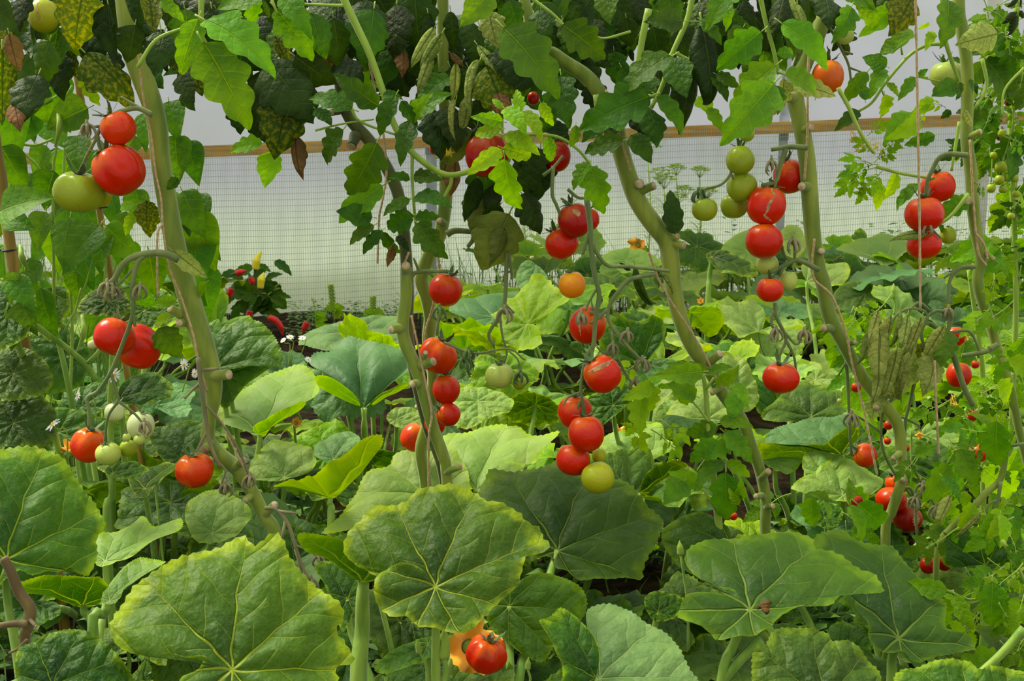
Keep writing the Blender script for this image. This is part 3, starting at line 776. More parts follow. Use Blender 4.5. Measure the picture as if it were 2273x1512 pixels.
def free_leaf(x, y, z, size, mat, az=None, el=None):
    az = RL.uniform(-70, 70) if az is None else az
    el = RL.choice([RL.uniform(40, 85), RL.uniform(40, 80), RL.uniform(95, 125)]) if el is None else el
    a, e = math.radians(az), math.radians(el)
    nrm = Vector((math.sin(a) * math.cos(e), -math.cos(a) * math.cos(e), math.sin(e)))
    ux = Vector((RL.uniform(-1, 1), RL.uniform(-1, 1), RL.uniform(-0.6, 0.1)))
    ux = (ux - nrm * ux.dot(nrm)).normalized()
    uy = nrm.cross(ux)
    P0 = Vector((x, y, z))
    mw = Matrix.Translation(P0) @ Matrix((ux, uy, nrm)).transposed().to_4x4() @ Matrix.Scale(size, 4)
    pl = nearest_plant(x, y)
    o = put('leaf', proto_mesh(RL.randrange(7), mat), pl[0], mw)
    leaf_stalk(o, P0, pl, nrm, RL.uniform(0.0035, 0.006))
pts = []
tries = 0
while len(pts) < 430 and tries < 30000:
    tries += 1
    y = RL.uniform(1.95, 5.35)
    half = y * 0.49 + 0.1
    x = RL.uniform(-half, half)
    px = 1136 + x / y * FPX
    if y > 3.3 and 440 < px < 985: continue
    if y > 4.5 and px < 1080: continue
    if any((x - q[0]) ** 2 + (y - q[1]) ** 2 < (0.112 if y < 2.8 else 0.155) ** 2 for q in pts): continue
    pts.append((x, y))
for (x, y) in pts:
    low = y < 2.6
    z = ground_z(x, y) + (RL.uniform(0.08, 0.27) if low else RL.uniform(0.2, 0.43))
    sz = RL.uniform(0.075, 0.125) if y < 2.8 else RL.uniform(0.1, 0.175)
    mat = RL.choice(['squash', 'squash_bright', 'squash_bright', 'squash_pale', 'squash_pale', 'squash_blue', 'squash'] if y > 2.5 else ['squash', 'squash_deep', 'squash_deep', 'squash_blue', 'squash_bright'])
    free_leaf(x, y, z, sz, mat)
# low leaves in the shade of the front row
for i in range(80):
    y = RL.uniform(1.35, 2.0)
    x = RL.uniform(-0.52, 0.52) * y
    free_leaf(x, y, RL.uniform(0.06, 0.2), RL.uniform(0.06, 0.1), 'squash_deep', None, RL.uniform(40, 80))

# the thick ribbed squash vine climbing in from the left edge
pl = nearest_plant(at(100, 900, 2.1).x, 2.1)[0]
for ln, r_ in [([(-40, 610), (20, 668), (60, 708), (130, 758), (190, 808), (215, 845)], 0.006), ([(28, 585), (45, 650), (60, 708)], 0.0055), ([(60, 712), (38, 745), (42, 800), (50, 900), (62, 975)], 0.0018), ([(195, 805), (215, 785), (225, 770)], 0.004), ([(42, 750), (65, 800), (55, 825)], 0.0014), ([(212, 560), (180, 660), (140, 740)], 0.0016), ([(180, 640), (165, 700), (150, 760)], 0.0018)]:
    mb = MB()
    tube(mb, [at(q[0], q[1], 2.0) for q in ln], (r_, r_ * 0.85), 8, 5, ridge=0.08)
    mb.build('vine', M['petiole'], pl)
for ln, r_, Y_ in [([(1690, 1420), (1640, 1470), (1590, 1530)], 0.006, 1.36), ([(2273, 1395), (2225, 1450), (2170, 1500)], 0.006, 1.4), ([(880, 1490), (860, 1400), (835, 1300)], 0.004, 1.5)]:
    mb = MB()
    tube(mb, [at(q[0], q[1], Y_) for q in ln], (r_, r_ * 0.9), 8, 5, ridge=0.08)
    mb.build('vine', M['petiole'], nearest_plant(at(ln[0][0], ln[0][1], Y_).x, Y_)[0])
# ------------------------------------------------------------------ leaflets of tomato and bean
def leaflet(mb, base, xax, yax, nz, L, Wd, teeth=4, ser=0.35, bend=0.6, fold=0.25, curl=0.0, tipcurl=0.0, seed=0, nu=26, nv=8, shape=0.72, mat=0):
    """one leaflet: base point, direction, side and normal; bends down along its length, folds and curls across"""
    R_ = random.Random(seed)
    ph = R_.random()
    asym = R_.uniform(-0.12, 0.12)
    px, pz, ang = 0.0, 0.0, 0.0
    spine = []
    for i in range(nu + 1):
        t = i / nu
        spine.append((px, pz, ang))
        ang = bend * t + tipcurl * max(0, t - 0.6) * 2.5
        px += math.cos(ang) / nu; pz -= math.sin(ang) / nu
    vs, uv, fs, ed = [], [], [], []
    for i in range(nu + 1):
        t = i / nu
        w = Wd * (math.sin(PI * min(t, 1) ** shape) ** 0.85) * (1.12 - 0.35 * t) if 0 < t < 1 else 0.0
        sx_, sz_, sa = spine[i]
        for k in range(nv + 1):
            e = -1 + 2 * k / nv
            side = 1 if e > 0 else -1
            f = (t * teeth + ph + (0.3 if e > 0 else 0)) % 1.0
            sawt = math.sin(PI * f ** 1.5) ** 0.8
            ww = w * (1 + ser * (sawt - 0.55) * abs(e) ** 2) * (1 + asym * side)
            d = abs(e) * ww
            # roll across: angle grows towards the edge
            if curl:
                m = 6; yy = zz = 0.0
                for q in range(m):
                    a = fold * 0.8 + curl * ((q + 0.5) / m * abs(e)) ** 1.5
                    yy += math.cos(a) * d / m; zz += math.sin(a) * d / m
            else:
                yy, zz = d * math.cos(fold), d * math.sin(fold)
            zz += 0.05 * Wd * math.sin(9 * t * teeth / 4 + 3 * e + ph * 6) * abs(e)
            y_ = side * yy
            cx = sx_ + math.sin(sa) * zz
            cz = sz_ + math.cos(sa) * zz
            vs.append(base + xax * (cx * L) + yax * (y_ * L) + nz * (cz * L))
            uv.append((t, e * ww)); ed.append(abs(e))
    n = nv + 1
    for i in range(nu):
        for k in range(nv):
            a = i * n + k
            fs.append((a, a + n, a + n + 1, a + 1))
    mb.add(vs, fs, mat, uv, ed)
    return base + xax * L * 0.9

def single(seed, **kw):
    mb = MB()
    tube(mb, [(-0.13, 0, 0.02), (-0.05, 0, 0.008), (0.0, 0, 0)], (0.012, 0.01), 5, 2, 1)
    leaflet(mb, Vector((0, 0, 0)), Vector((1, 0, 0)), Vector((0, 1, 0)), Vector((0, 0, 1)), 1.0, seed=seed, **kw)
    return mb
def compound(seed, pairs=2, **kw):
    R_ = random.Random(seed)
    mb = MB()
    bend = kw.pop('rbend', 0.5)
    def rp(t):
        return Vector((t * 0.62, 0.02 * math.sin(t * 5 + seed), -0.12 * bend * t * t))
    tube(mb, [rp(k / 6) for k in range(7)], (0.013, 0.007), 6, 2, 1)
    X = Vector((1, 0, -0.25 * bend)).normalized(); Y = Vector((0, 1, 0)); Z = X.cross(Y)
    leaflet(mb, rp(1), X, Y, Z, 0.46, seed=seed * 9, **kw)
    for k in range(pairs):
        t = 0.92 - k * 0.36
        Ls = 0.34 - 0.04 * k
        for s in (-1, 1):
            a = s * R_.uniform(0.8, 1.15)
            x = (Vector((math.cos(a), math.sin(a), R_.uniform(-0.45, 0.05)))).normalized()
            y = (Z.cross(x)).normalized()
            z = x.cross(y)
            b = rp(t - R_.uniform(0, 0.08))
            st = b + x * 0.05
            tube(mb, [b, st], (0.006, 0.004), 5, 1, 1, smooth=False)
            leaflet(mb, st, x, y, z, Ls * R_.uniform(0.85, 1.1), seed=seed * 9 + k * 2 + s, nu=20, nv=6, **kw)
        if R_.random() < 0.8:
            for s in (-1, 1):
                a = s * 1.3
                x = Vector((math.cos(a), math.sin(a), -0.1)).normalized()
                y = Z.cross(x).normalized()
                kk = dict(kw); kk['ser'] = 0.0
                leaflet(mb, rp(t - 0.17), x, y, x.cross(y), 0.09, seed=seed + k, nu=7, nv=4, **kk)
    return mb
KIND = {
    'S': [single(k, Wd=0.21, teeth=4, ser=0.26, bend=0.9, fold=0.22, tipcurl=0.3) for k in range(4)],
    'W': [single(k + 10, Wd=0.26, teeth=4, ser=0.42, bend=0.8, fold=0.25, tipcurl=0.2) for k in range(3)],
    'R': [single(k + 20, Wd=0.33, teeth=3, ser=0.2, bend=0.5, fold=0.15) for k in range(2)],
    'D': [single(k + 30, Wd=0.3, teeth=4, ser=0.16, bend=0.5, fold=-0.1, curl=[-2.0, 1.9, -1.3][k], tipcurl=[0.6, -0.9, 0.9][k]) for k in range(3)],
    'C': [single(k + 40, Wd=0.3, teeth=4, ser=0.2, bend=[0.3, 0.9, 0.5][k], fold=0.4, curl=[-4.6, 4.8, -3.8][k], tipcurl=[1.2, 0.5, 2.0][k]) for k in range(3)],
    'O': [single(k + 50, Wd=0.36, teeth=4, ser=0.25, bend=0.5, fold=0.05, curl=-0.7, tipcurl=0.5) for k in range(3)],
    'F': [compound(k + 60, 2, Wd=0.23, teeth=4, ser=0.36, bend=0.7, fold=0.2, rbend=0.8) for k in range(4)],
    'G': [compound(k + 70, 2, Wd=0.27, teeth=3, ser=0.25, bend=0.9, fold=0.15, rbend=1.2) for k in range(3)],
    'Q': [compound(k + 80, 2, Wd=0.3, teeth=3, ser=0.15, bend=0.9, fold=0.1, curl=-2.2, rbend=1.5, tipcurl=1.0) for k in range(3)],
    'B': [single(k + 90, Wd=0.32, teeth=1, ser=0.0, bend=0.5, fold=0.22, shape=0.55) for k in range(3)],
}
KM = {}
def kmesh(kind, i, mat, stalkmat='shoot'):
    key = (kind, i, mat)
    if key not in KM:
        KM[key] = KIND[kind][i].mesh('leaf', [M[mat], M[stalkmat]])
    return KM[key]

# ------------------------------------------------------------------ tomato vines
VINES = []
def vine(x, label, pts, Y=1.85, w=(34, 28), mat='stem', name='tomato_plant', cat='tomato plant', group='tomato vines trained up twine', stubs=(), ridge=0.05, extra_top=True, to_ground=True):
    P = [at(p[0], p[1], p[2] if len(p) > 2 else Y) for p in pts]
    k = mpp(1136, 756, Y) / 2
    n = len(P)
    rad = []
    for i in range(n):
        f = i / (n - 1) * (len(w) - 1)
        a = min(int(f), len(w) - 2)
        rad.append((w[a] + (w[a + 1] - w[a]) * (f - a)) * k)
    if extra_top:
        P = [P[0] + (P[0] - P[1]).normalized() * 0.1 + Vector((0, 0, 0.2))] + P
        rad = [rad[0]] + rad
    if to_ground and P[-1].z > 0.03:
        e = P[-1]
        P += [Vector((e.x + 0.01, e.y, e.z * 0.5)), Vector((e.x + 0.015, e.y, -0.03))]
        rad += [rad[-1], rad[-1]]
    r = root(name, Vector((P[-1].x, P[-1].y, 0.0)), label, cat, group)
    mb = MB()
    tube(mb, P, rad, 12, 6, ridge=ridge)
    st = mb.build('stem', M[mat], r)
    for (x0, y0, x1, y1, ww) in stubs:
        a, b = at(x0, y0, Y - 0.004), at(x1, y1, Y - 0.022)
        mb = MB()
        rr = ww * k
        tube(mb, [a, a.lerp(b, 0.6), b], (rr * 1.25, rr, rr), 9, 2, 0)
        d = (b - a).normalized()
        tube(mb, [b - d * 0.0002, b + d * 0.0006], (rr * 0.9, rr * 0.86), 9, 1, 1, smooth=False)
        mb.build('cut_stub', [M[mat], M['cut']], st)
    VINES.append((r, x, Y, st))
    return r
def stalks(pl, lines, Y, w=9, mat='stalk', name='fruit_stalk'):
    for ln in lines:
        yy, ww, mt = Y, w, mat
        pts = [q for q in ln if isinstance(q, tuple)]
        for q in ln:
            if isinstance(q, (int, float)): ww = q
            elif isinstance(q, str): mt = q
        P = [at(q[0], q[1], q[2] if len(q) > 2 else yy) for q in pts]
        k = mpp(1136, 756, yy) * ww / 2
        mb = MB()
        tube(mb, P, (k, k * 0.7), 8, 5)
        mb.build(name, M[mt], pl)
RT_ = random.Random(5)
def tl(pl, kind, mat, bx, by, tx, ty, Y, dY=None, el=None, az=None, var=None, name='leaf'):
    """a leaf of vine pl from base pixel to tip pixel"""
    dY = RT_.uniform(-0.05, 0.02) if dY is None else dY
    P0, P1 = at(bx, by, Y), at(tx, ty, Y + dY)
    X = P1 - P0
    L = X.length
    X.normalize()
    e = math.radians(RT_.uniform(5, 40) if el is None else el)
    a = math.radians(RT_.uniform(-35, 35) if az is None else az)
    nrm = Vector((math.sin(a) * math.cos(e), -math.cos(a) * math.cos(e), math.sin(e)))
    Z = nrm - X * nrm.dot(X)
    Z.normalize()
    Yv = Z.cross(X)
    mw = Matrix.Translation(P0) @ Matrix((X, Yv, Z)).transposed().to_4x4() @ Matrix.Scale(L * {'F': 0.98, 'G': 1.05, 'Q': 1.05}.get(kind, 1.08), 4)
    i = RT_.randrange(len(KIND[kind])) if var is None else var
    return put(name, kmesh(kind, i, mat), pl, mw)


V1 = vine(340, 'thickest tomato vine with arching fruit stalk, leftmost in the row', [(288, 60), (305, 140), (345, 260), (356, 360), (376, 480), (396, 580), (424, 680), (448, 755), (470, 830), (474, 880), (466, 925), (462, 976), (488, 1010), (530, 1045), (558, 1090), (586, 1145), (612, 1195)], 1.75, (50, 50, 42, 42, 43, 46, 50, 48, 42, 34, 28, 32, 34, 34, 30, 30, 28),
          stubs=((470, 835, 508, 832, 24), (405, 700, 378, 685, 20), (410, 715, 398, 717, 18), (468, 985, 455, 998, 20), (520, 1040, 540, 1022, 18), (560, 1100, 545, 1110, 16), (590, 1140, 610, 1120, 18)))
V2 = vine(800, 'tomato vine with dark upper stem leaning behind the cut stem top', [(762, -20), (756, 60), (756, 198), (776, 262), (820, 313), (854, 365), (880, 420), (890, 470), (898, 536), (905, 640), (905, 740), (920, 830), (950, 950), (985, 1060)], 1.92, (24, 27, 27, 27, 26, 24), 'darkstem', stubs=((752, 245, 736, 250, 16), (790, 300, 780, 325, 22)))
V3 = vine(900, 'bare tomato stem cut off flat at the top before the netting', [(901, 595), (901, 659), (893, 722), (899, 762), (921, 813), (933, 849), (947, 901), (963, 956), (983, 1012), (991, 1060)], 1.80, (26, 27, 28, 29, 29, 26, 27, 27, 27, 25), extra_top=False,
          stubs=((901, 600, 901, 590, 21), (892, 728, 868, 732, 20), (930, 850, 915, 853, 18), (935, 810, 962, 803, 20), (940, 800, 945, 783, 12), (990, 1048, 1022, 1036, 14)))
V4 = vine(990, 'pale ribbed tomato stem curving behind the cut stem in the middle', [(985, 180), (990, 300), (990, 380), (988, 450), (976, 520), (952, 567), (935, 619), (947, 660), (955, 706), (951, 758), (962, 840), (952, 930), (934, 1000), (945, 1080)], 1.97, (24, 28, 29, 30, 30, 28, 27, 26), ridge=0.1, stubs=((985, 495, 975, 490, 16), (940, 905, 925, 903, 12)))
V5 = vine(1450, 'tomato vine with thick bent stem and cut side shoots right of centre', [(1180, 60), (1235, 123), (1298, 167), (1328, 205), (1360, 258), (1376, 325), (1391, 377), (1413, 440), (1447, 492), (1481, 536), (1489, 585), (1494, 631), (1510, 706), (1537, 770), (1574, 820), (1602, 870), (1645, 929), (1667, 988), (1687, 1044), (1700, 1110), (1699, 1178)], 1.85, (24, 30, 36, 38, 38, 40, 42, 40, 36, 32, 30, 28, 26, 25, 24),
          stubs=((1412, 412, 1420, 408, 22), (1420, 425, 1452, 412, 18), (1488, 540, 1518, 545, 18), (1488, 532, 1504, 524, 14), (1572, 805, 1598, 785, 20), (1600, 860, 1580, 872, 14), (1690, 1060, 1706, 1046, 16), (1695, 1100, 1678, 1102, 14), (1700, 1125, 1716, 1124, 14)))
V6 = vine(1800, 'tomato vine with straight upper stem beside the cracked red truss', [(1835, -20), (1824, 52), (1790, 130), (1766, 206), (1779, 278), (1792, 357), (1799, 448), (1806, 536), (1816, 595), (1828, 631), (1840, 698), (1871, 758), (1907, 825), (1951, 885), (1992, 940), (2001, 1012), (2003, 1060), (1980, 1134), (1966, 1175)], 1.85, (34, 36, 36, 36, 34, 32, 28, 26, 24, 22),
          stubs=((1765, 215, 1750, 216, 22), (1780, 290, 1800, 282, 18), (1795, 415, 1780, 414, 20), (1818, 560, 1824, 557, 16), (1845, 728, 1828, 729, 18), (1880, 765, 1898, 760, 12), (1965, 880, 1978, 872, 14), (1950, 893, 1945, 905, 16), (1998, 1005, 1983, 1018, 14), (2003, 1058, 2004, 1066, 16)))
V7 = vine(2150, 'knobbly tomato vine behind the hanging twine near the right edge', [(2128, -20), (2135, 60), (2146, 140), (2148, 218), (2146, 310), (2155, 377), (2160, 448), (2168, 520), (2178, 575), (2170, 620), (2180, 665), (2196, 710), (2218, 786), (2242, 857), (2258, 937), (2272, 1000), (2290, 1100)], 1.92, (26, 26, 26, 28, 24, 24, 22, 18, 16),
          stubs=((2148, 445, 2144, 449, 18), (2150, 305, 2176, 292, 14), (2185, 560, 2206, 575, 10)))
V8 = vine(40, 'short knotted tomato stem in the lower left corner', [(8, 1238), (24, 1269), (42, 1313), (67, 1352), (62, 1392), (56, 1440)], 1.34, (20, 22, 24, 26, 26, 26, 24), 'brownstem', extra_top=False, stubs=((66, 1375, 80, 1390, 8),))
V9 = vine(1590, 'slender young tomato shoot with bright leaves beside the bent stem', [(1560, 830), (1567, 870), (1571, 935), (1578, 1000), (1584, 1060), (1592, 1130), (1596, 1185)], 1.72, (9, 13, 16, 18, 18), 'shoot', extra_top=False)
V10 = vine(2200, 'sprawling leafy tomato plant in the lower right corner', [(2236, 991), (2221, 1063), (2185, 1098), (2149, 1142), (2113, 1170), (2080, 1230)], 1.72, (12, 15, 17, 16, 14), extra_top=False)
V11 = vine(2240, 'cherry tomato plant with many green fruit at the upper right edge', [(2262, -40), (2250, 120), (2245, 300), (2250, 480), (2255, 700)], 2.15, (12, 14, 14, 12), 'shoot')

V12 = vine(2180, 'low bushy tomato plant deep behind the knobbly vine at right', [(2150, 600), (2165, 700), (2180, 820), (2185, 950)], 2.16, (8, 12, 14), 'shoot', extra_top=False)

# fruit stalks
stalks(V1, [[(396, 577), (368, 564), (340, 562), (300, 569), (272, 588), (255, 618), (240, 632), 17], [(320, 567), (303, 588), (293, 640), (296, 680), (290, 716), (265, 782), (245, 828), (218, 868), (194, 884), (198, 915), (198, 948), 12],
            [(246, 826), (258, 870), (262, 890), (240, 925), (232, 985), 8], [(262, 890), (300, 920), (320, 945), 7], [(255, 618), (262, 640), (290, 636), (312, 640), 7], [(295, 690), (298, 715), (300, 725), 10], [(300, 590), (270, 625), (250, 640), 7]], 1.665)
stalks(V1, [[(338, 255), (305, 240), (270, 247), (245, 258), 13], [(320, 245), (290, 228), (268, 215), 8], [(248, 258), (228, 275), (212, 310), (195, 342), (178, 378), 9], [(216, 300), (222, 330), (240, 350), 8], [(240, 258), (205, 255), 5], [(225, 280), (193, 283), 7]], 1.70)
stalks(V1, [[(440, 795), (446, 850), (458, 940), (468, 990), (490, 1040), 12], [(446, 850), (428, 865), (410, 885), 8], [(452, 822), (487, 818), 9], [(460, 902), (500, 950), (530, 1000), (556, 1062), 7], [(462, 955), (445, 985), (433, 1008), 7], [(478, 1010), (465, 1050), (452, 1080), 7], [(478, 1020), (500, 1045), (490, 1080), 5]], 1.70, 9, 'drystalk')
stalks(V1, [[(588, 1128), (612, 1132), (640, 1165), (668, 1250), (688, 1288), 10], [(612, 1134), (660, 1140), 8], [(634, 1155), (622, 1212), 8], [(655, 1210), (690, 1225), (706, 1240), 6], [(655, 1220), (675, 1290), 6]], 1.55, 9, 'drystalk')
stalks(V3, [[(905, 640), (915, 612), (930, 604), (985, 602), (996, 604), 11], [(930, 604), (925, 590), (918, 573), 7], [(952, 604), (962, 615), 8]], 1.80)
stalks(V3, [[(970, 745), (975, 690), 7], [(985, 760), (1040, 782), (1090, 785), (1112, 792), 6], [(985, 760), (1010, 770), (1030, 800), 5], [(1060, 785), (1130, 775), (1165, 800), 5], [(1130, 780), (1150, 800), (1155, 835), 4]], 1.80)
stalks(V4, [[(992, 520), (1012, 512), (1055, 515), 16], [(1052, 515), (1050, 532), (1038, 548), 12]], 1.93)
stalks(V5, [[(1125, 545), (1124, 600), (1120, 672), (1108, 702), (1085, 742), (1097, 768), 10], [(1119, 675), (1130, 685), (1141, 695), 8], [(1130, 560), (1135, 600), (1136, 620), 7], [(1110, 702), (1115, 745), (1125, 782), (1118, 808), 6]], 1.84)
stalks(V5, [[(1302, 440), (1310, 500), (1313, 560), (1322, 620), (1330, 655), (1322, 705), (1318, 760), (1312, 788), 13], [(1312, 770), (1296, 815), (1290, 860), (1294, 900), (1299, 925), 9], [(1290, 870), (1262, 882), (1250, 900), 6], [(1288, 890), (1275, 930), (1270, 940), 7],
            [(1310, 510), (1296, 555), (1294, 565), 9], [(1313, 535), (1330, 570), (1352, 590), (1400, 592), (1450, 598), (1486, 602), 10], [(1455, 608), (1400, 620), (1372, 648), (1350, 685), (1355, 720), (1390, 765), (1425, 802), 10], [(1350, 685), (1330, 705), (1310, 718), 8],
            [(1358, 735), (1360, 770), 7], [(1360, 725), (1380, 745), (1390, 742), 6], [(1325, 640), (1308, 670), (1300, 690), 6], [(1370, 790), (1395, 840), (1410, 848), 5], [(1325, 770), (1345, 790), (1390, 830), 5]], 1.70)
stalks(V5, [[(1228, 368), (1226, 430), (1235, 455), (1245, 482), 9], [(1228, 430), (1222, 432), 6], [(1260, 420), (1282, 438), (1300, 440), 8], [(1245, 440), (1270, 455), (1290, 460), 5], [(1205, 390), (1228, 372), (1250, 345), 8]], 1.76)
stalks(V6, [[(1792, 328), (1752, 326), (1712, 332), 13], [(1745, 330), (1730, 372), (1722, 402), (1690, 412), 12], [(1724, 398), (1718, 420), 7], [(1712, 345), (1718, 362), 4]], 1.80)
stalks(V6, [[(1705, 170), (1670, 260), (1650, 300), (1642, 325), 7], [(1626, 350), (1622, 385), (1600, 410), (1565, 420), (1548, 428), 7], [(1565, 420), (1562, 440), 6], [(1622, 385), (1630, 400), 6]], 1.82)
stalks(V6, [[(1818, 600), (1785, 582), (1765, 578), (1740, 590), (1705, 608), 12], [(1764, 578), (1764, 550), (1760, 540), 7], [(1740, 590), (1730, 615), 8], [(1735, 545), (1742, 568), (1756, 580), 7], [(1720, 672), (1722, 700), (1740, 738), (1744, 758), (1732, 785), (1729, 806), 9], [(1744, 755), (1762, 790), (1768, 832), 7], [(1718, 690), (1712, 715), (1720, 735), 8], [(1742, 738), (1768, 765), (1782, 742), 6]], 1.80)
stalks(V6, [[(1878, 790), (1884, 900), (1888, 990), (1892, 1012), 8], [(1892, 780), (1860, 835), 6], [(1960, 900), (2010, 860), (2050, 800), (2075, 790), 12], [(2035, 830), (2018, 900), (2010, 935), (2008, 1000), 9], [(1960, 905), (1955, 950), (1960, 1000), (1985, 1050), (2030, 1110), 8], [(2000, 925), (2040, 945), (2030, 955), 6], [(2010, 1010), (2050, 1080), (2080, 1130), 7], [(1955, 960), (1905, 925), (1890, 925), 6], [(1985, 1100), (2015, 1082), (2030, 1110), (2035, 1190), (2040, 1245), 8]], 1.86)
stalks(V7, [[(2148, 345), (2110, 342), (2085, 350), (2068, 380), (2058, 405), (2055, 438), 12], [(2060, 400), (2075, 395), 7], [(2165, 592), (2130, 596), (2108, 625), (2105, 690), 10], [(2120, 600), (2095, 618), 6], [(2060, 500), (2090, 530), 5]], 1.86)
stalks(V7, [[(2108, 690), (2108, 710), (2100, 750), (2120, 800), (2140, 860), (2160, 900), 18], [(2105, 740), (2150, 735), (2170, 770), (2172, 795), 8], [(2195, 775), (2215, 765), (2190, 780), (2135, 790), 14], [(2105, 695), (2080, 690), (2060, 700), (2050, 690), (2020, 685), (1990, 700), (1975, 730), 8], [(2060, 700), (2045, 740), (2055, 780), 10], [(2100, 760), (2070, 720), (2050, 720), 9], [(2065, 690), (2040, 672), (2020, 690), (2015, 720), 6]], 1.84)
stalks(V8, [[(62, 1385), (30, 1385), (-20, 1392), 20], [(60, 1420), (40, 1440), (20, 1450), 8]], 1.33, 9, 'brownstem')
stalks(V10, [[(2221, 1070), (2215, 1110), (2205, 1130), 10], [(2215, 1100), (2235, 1130), (2245, 1135), 6], [(2213, 1110), (2195, 1120), (2190, 1140), 6], [(2236, 991), (2273, 985), 10]], 1.71)
stalks(V10, [[(2225, 1200), (2260, 1260), (2300, 1350), 10], [(2100, 1310), (2165, 1330), (2230, 1270), 6], [(2150, 1340), (2210, 1320), (2273, 1260), 9], [(2230, 1460), (2273, 1440), 10]], 1.6, 9, 'shoot', 'side_shoot')
# green side shoots
stalks(V2, [[(752, -30), (768, 8), (795, 65), (820, 119), (851, 206), (872, 270), (903, 325), (940, 360), (978, 384), (1012, 388), (1066, 372), 17], [(1002, 388), (1000, 410), (985, 440), 9], [(768, 12), (735, 12), (650, 8), 8], [(913, 285), (915, 340), (915, 400), (920, 470), (926, 520), 8], [(780, 240), (800, 270), (880, 300), 7], [(700, 290), (760, 275), (830, 265), 5]], 1.76, 9, 'shoot', 'side_shoot')
stalks(V5, [[(1128, 360), (1150, 305), (1230, 302), (1280, 330), (1310, 365), 8], [(1113, 225), (1115, 300), (1120, 350), 8], [(1170, -10), (1225, 30), (1255, 60), 8], [(1540, -20), (1525, 45), (1492, 120), (1470, 190), (1445, 240), 13], [(1525, 48), (1555, 48), 5], [(1492, 122), (1470, 125), 6], [(1495, 115), (1545, 142), (1590, 165), 8], [(1455, 215), (1435, 210), 6], [(1400, 70), (1345, 85), (1320, 80), 6], [(1440, 20), (1425, 90), (1415, 160), (1405, 240), 16], [(1322, 210), (1330, 290), (1322, 330), 12]], 1.78, 9, 'shoot', 'side_shoot')
stalks(V6, [[(1685, -20), (1700, 50), (1718, 115), (1728, 165), 11], [(1703, 55), (1740, 50), 7], [(1715, 70), (1698, 70), 6], [(1728, 160), (1745, 165), 7], [(1860, 195), (1885, 240), (1910, 295), (1940, 340), 10]], 1.76, 9, 'shoot', 'side_shoot')
stalks(V6, [[(1810, 40), (1840, 60), (1868, 110), (1885, 150), (1890, 205), 7], [(1870, 115), (1893, 120), 6], [(1885, 150), (1912, 160), 5], [(1892, 185), (1910, 195), 5]], 1.86, 9, 'stalk')
stalks(V7, [[(2092, -20), (2094, 60), (2104, 110), (2130, 185), 12], [(2100, 98), (2060, 100), (2022, 120), (1985, 160), (1960, 192), (1935, 228), (1905, 248), 8], [(2003, 122), (1998, 95), 5], [(1965, 165), (1948, 145), 6], [(2060, 172), (2035, 170), (2090, 182), 4], [(1955, 195), (1965, 220), 4], [(2150, 430), (2110, 480), (2080, 500), 9], [(2180, 130), (2190, 190), (2165, 240), 9], [(2273, 150), (2230, 200), (2225, 260), 6], [(1945, 370), (2000, 385), (2060, 395), 8], [(2130, 270), (2120, 330), (2112, 380), 9]], 1.88, 9, 'shoot', 'side_shoot')
stalks(V1, [[(448, -20), (446, 40), (446, 75), (460, 103), 13], [(444, 42), (430, 55), 7], [(448, 50), (475, 42), 7], [(305, 150), (345, 90), (400, 65), (420, 60), 9], [(600, -10), (615, 30), 7]], 1.6, 9, 'shoot', 'side_shoot')
stalks(V9, [[(1572, 935), (1550, 905), (1535, 890), 7], [(1566, 865), (1585, 838), 7], [(1596, 1140), (1560, 1085), 9], [(1578, 990), (1600, 965), 6], [(1609, 1010), (1612, 1060), 6]], 1.71, 9, 'shoot', 'side_shoot')

def dry_calyx(pl, spots, Y, mat='drystalk'):
    for (x, y) in spots:
        c = at(x, y, Y)
        mb = MB()
        for k in range(5):
            u = 2 * PI * k / 5 + RT_.uniform(-0.3, 0.3)
            d = Vector((math.cos(u), math.sin(u), 0))
            L = RT_.uniform(0.008, 0.014)
            tube(mb, [c + Vector((0, 0, 0.006)), c + d * L * 0.6 + Vector((0, 0, 0.002)), c + d * L * 0.9 + Vector((0, 0, -L * 0.7)), c + d * L * 0.35 + Vector((0, 0, -L * 1.25))], [0.0018, 0.0026, 0.002, 0.0006], 5, 4)
        tube(mb, [c + Vector((0, 0, 0.012)), c + Vector((0, 0, 0.004)), c - Vector((0, 0, 0.003))], [0.0018, 0.004, 0.002], 6, 2)
        mb.build('empty_calyx', M[mat], pl)
dry_calyx(V5, [(1426, 806), (1411, 852), (1393, 744), (1120, 694), (1360, 772), (1290, 705)], 1.70)
dry_calyx(V6, [(1785, 742), (1722, 738), (1760, 540), (1712, 365), (2032, 1112), (2080, 1132), (1890, 927), (2050, 1082)], 1.79)
dry_calyx(V6, [(1550, 432)], 1.82, 'calyx')
dry_calyx(V1, [(238, 636), (312, 642), (250, 645), (690, 1292), (706, 1242), (500, 1082), (556, 1064), (320, 945), (193, 284)], 1.66)
dry_calyx(V3, [(1155, 835), (1030, 802), (1040, 784), (975, 690)], 1.80, 'calyx')
dry_calyx(V7, [(2105, 692), (2060, 505)], 1.84)

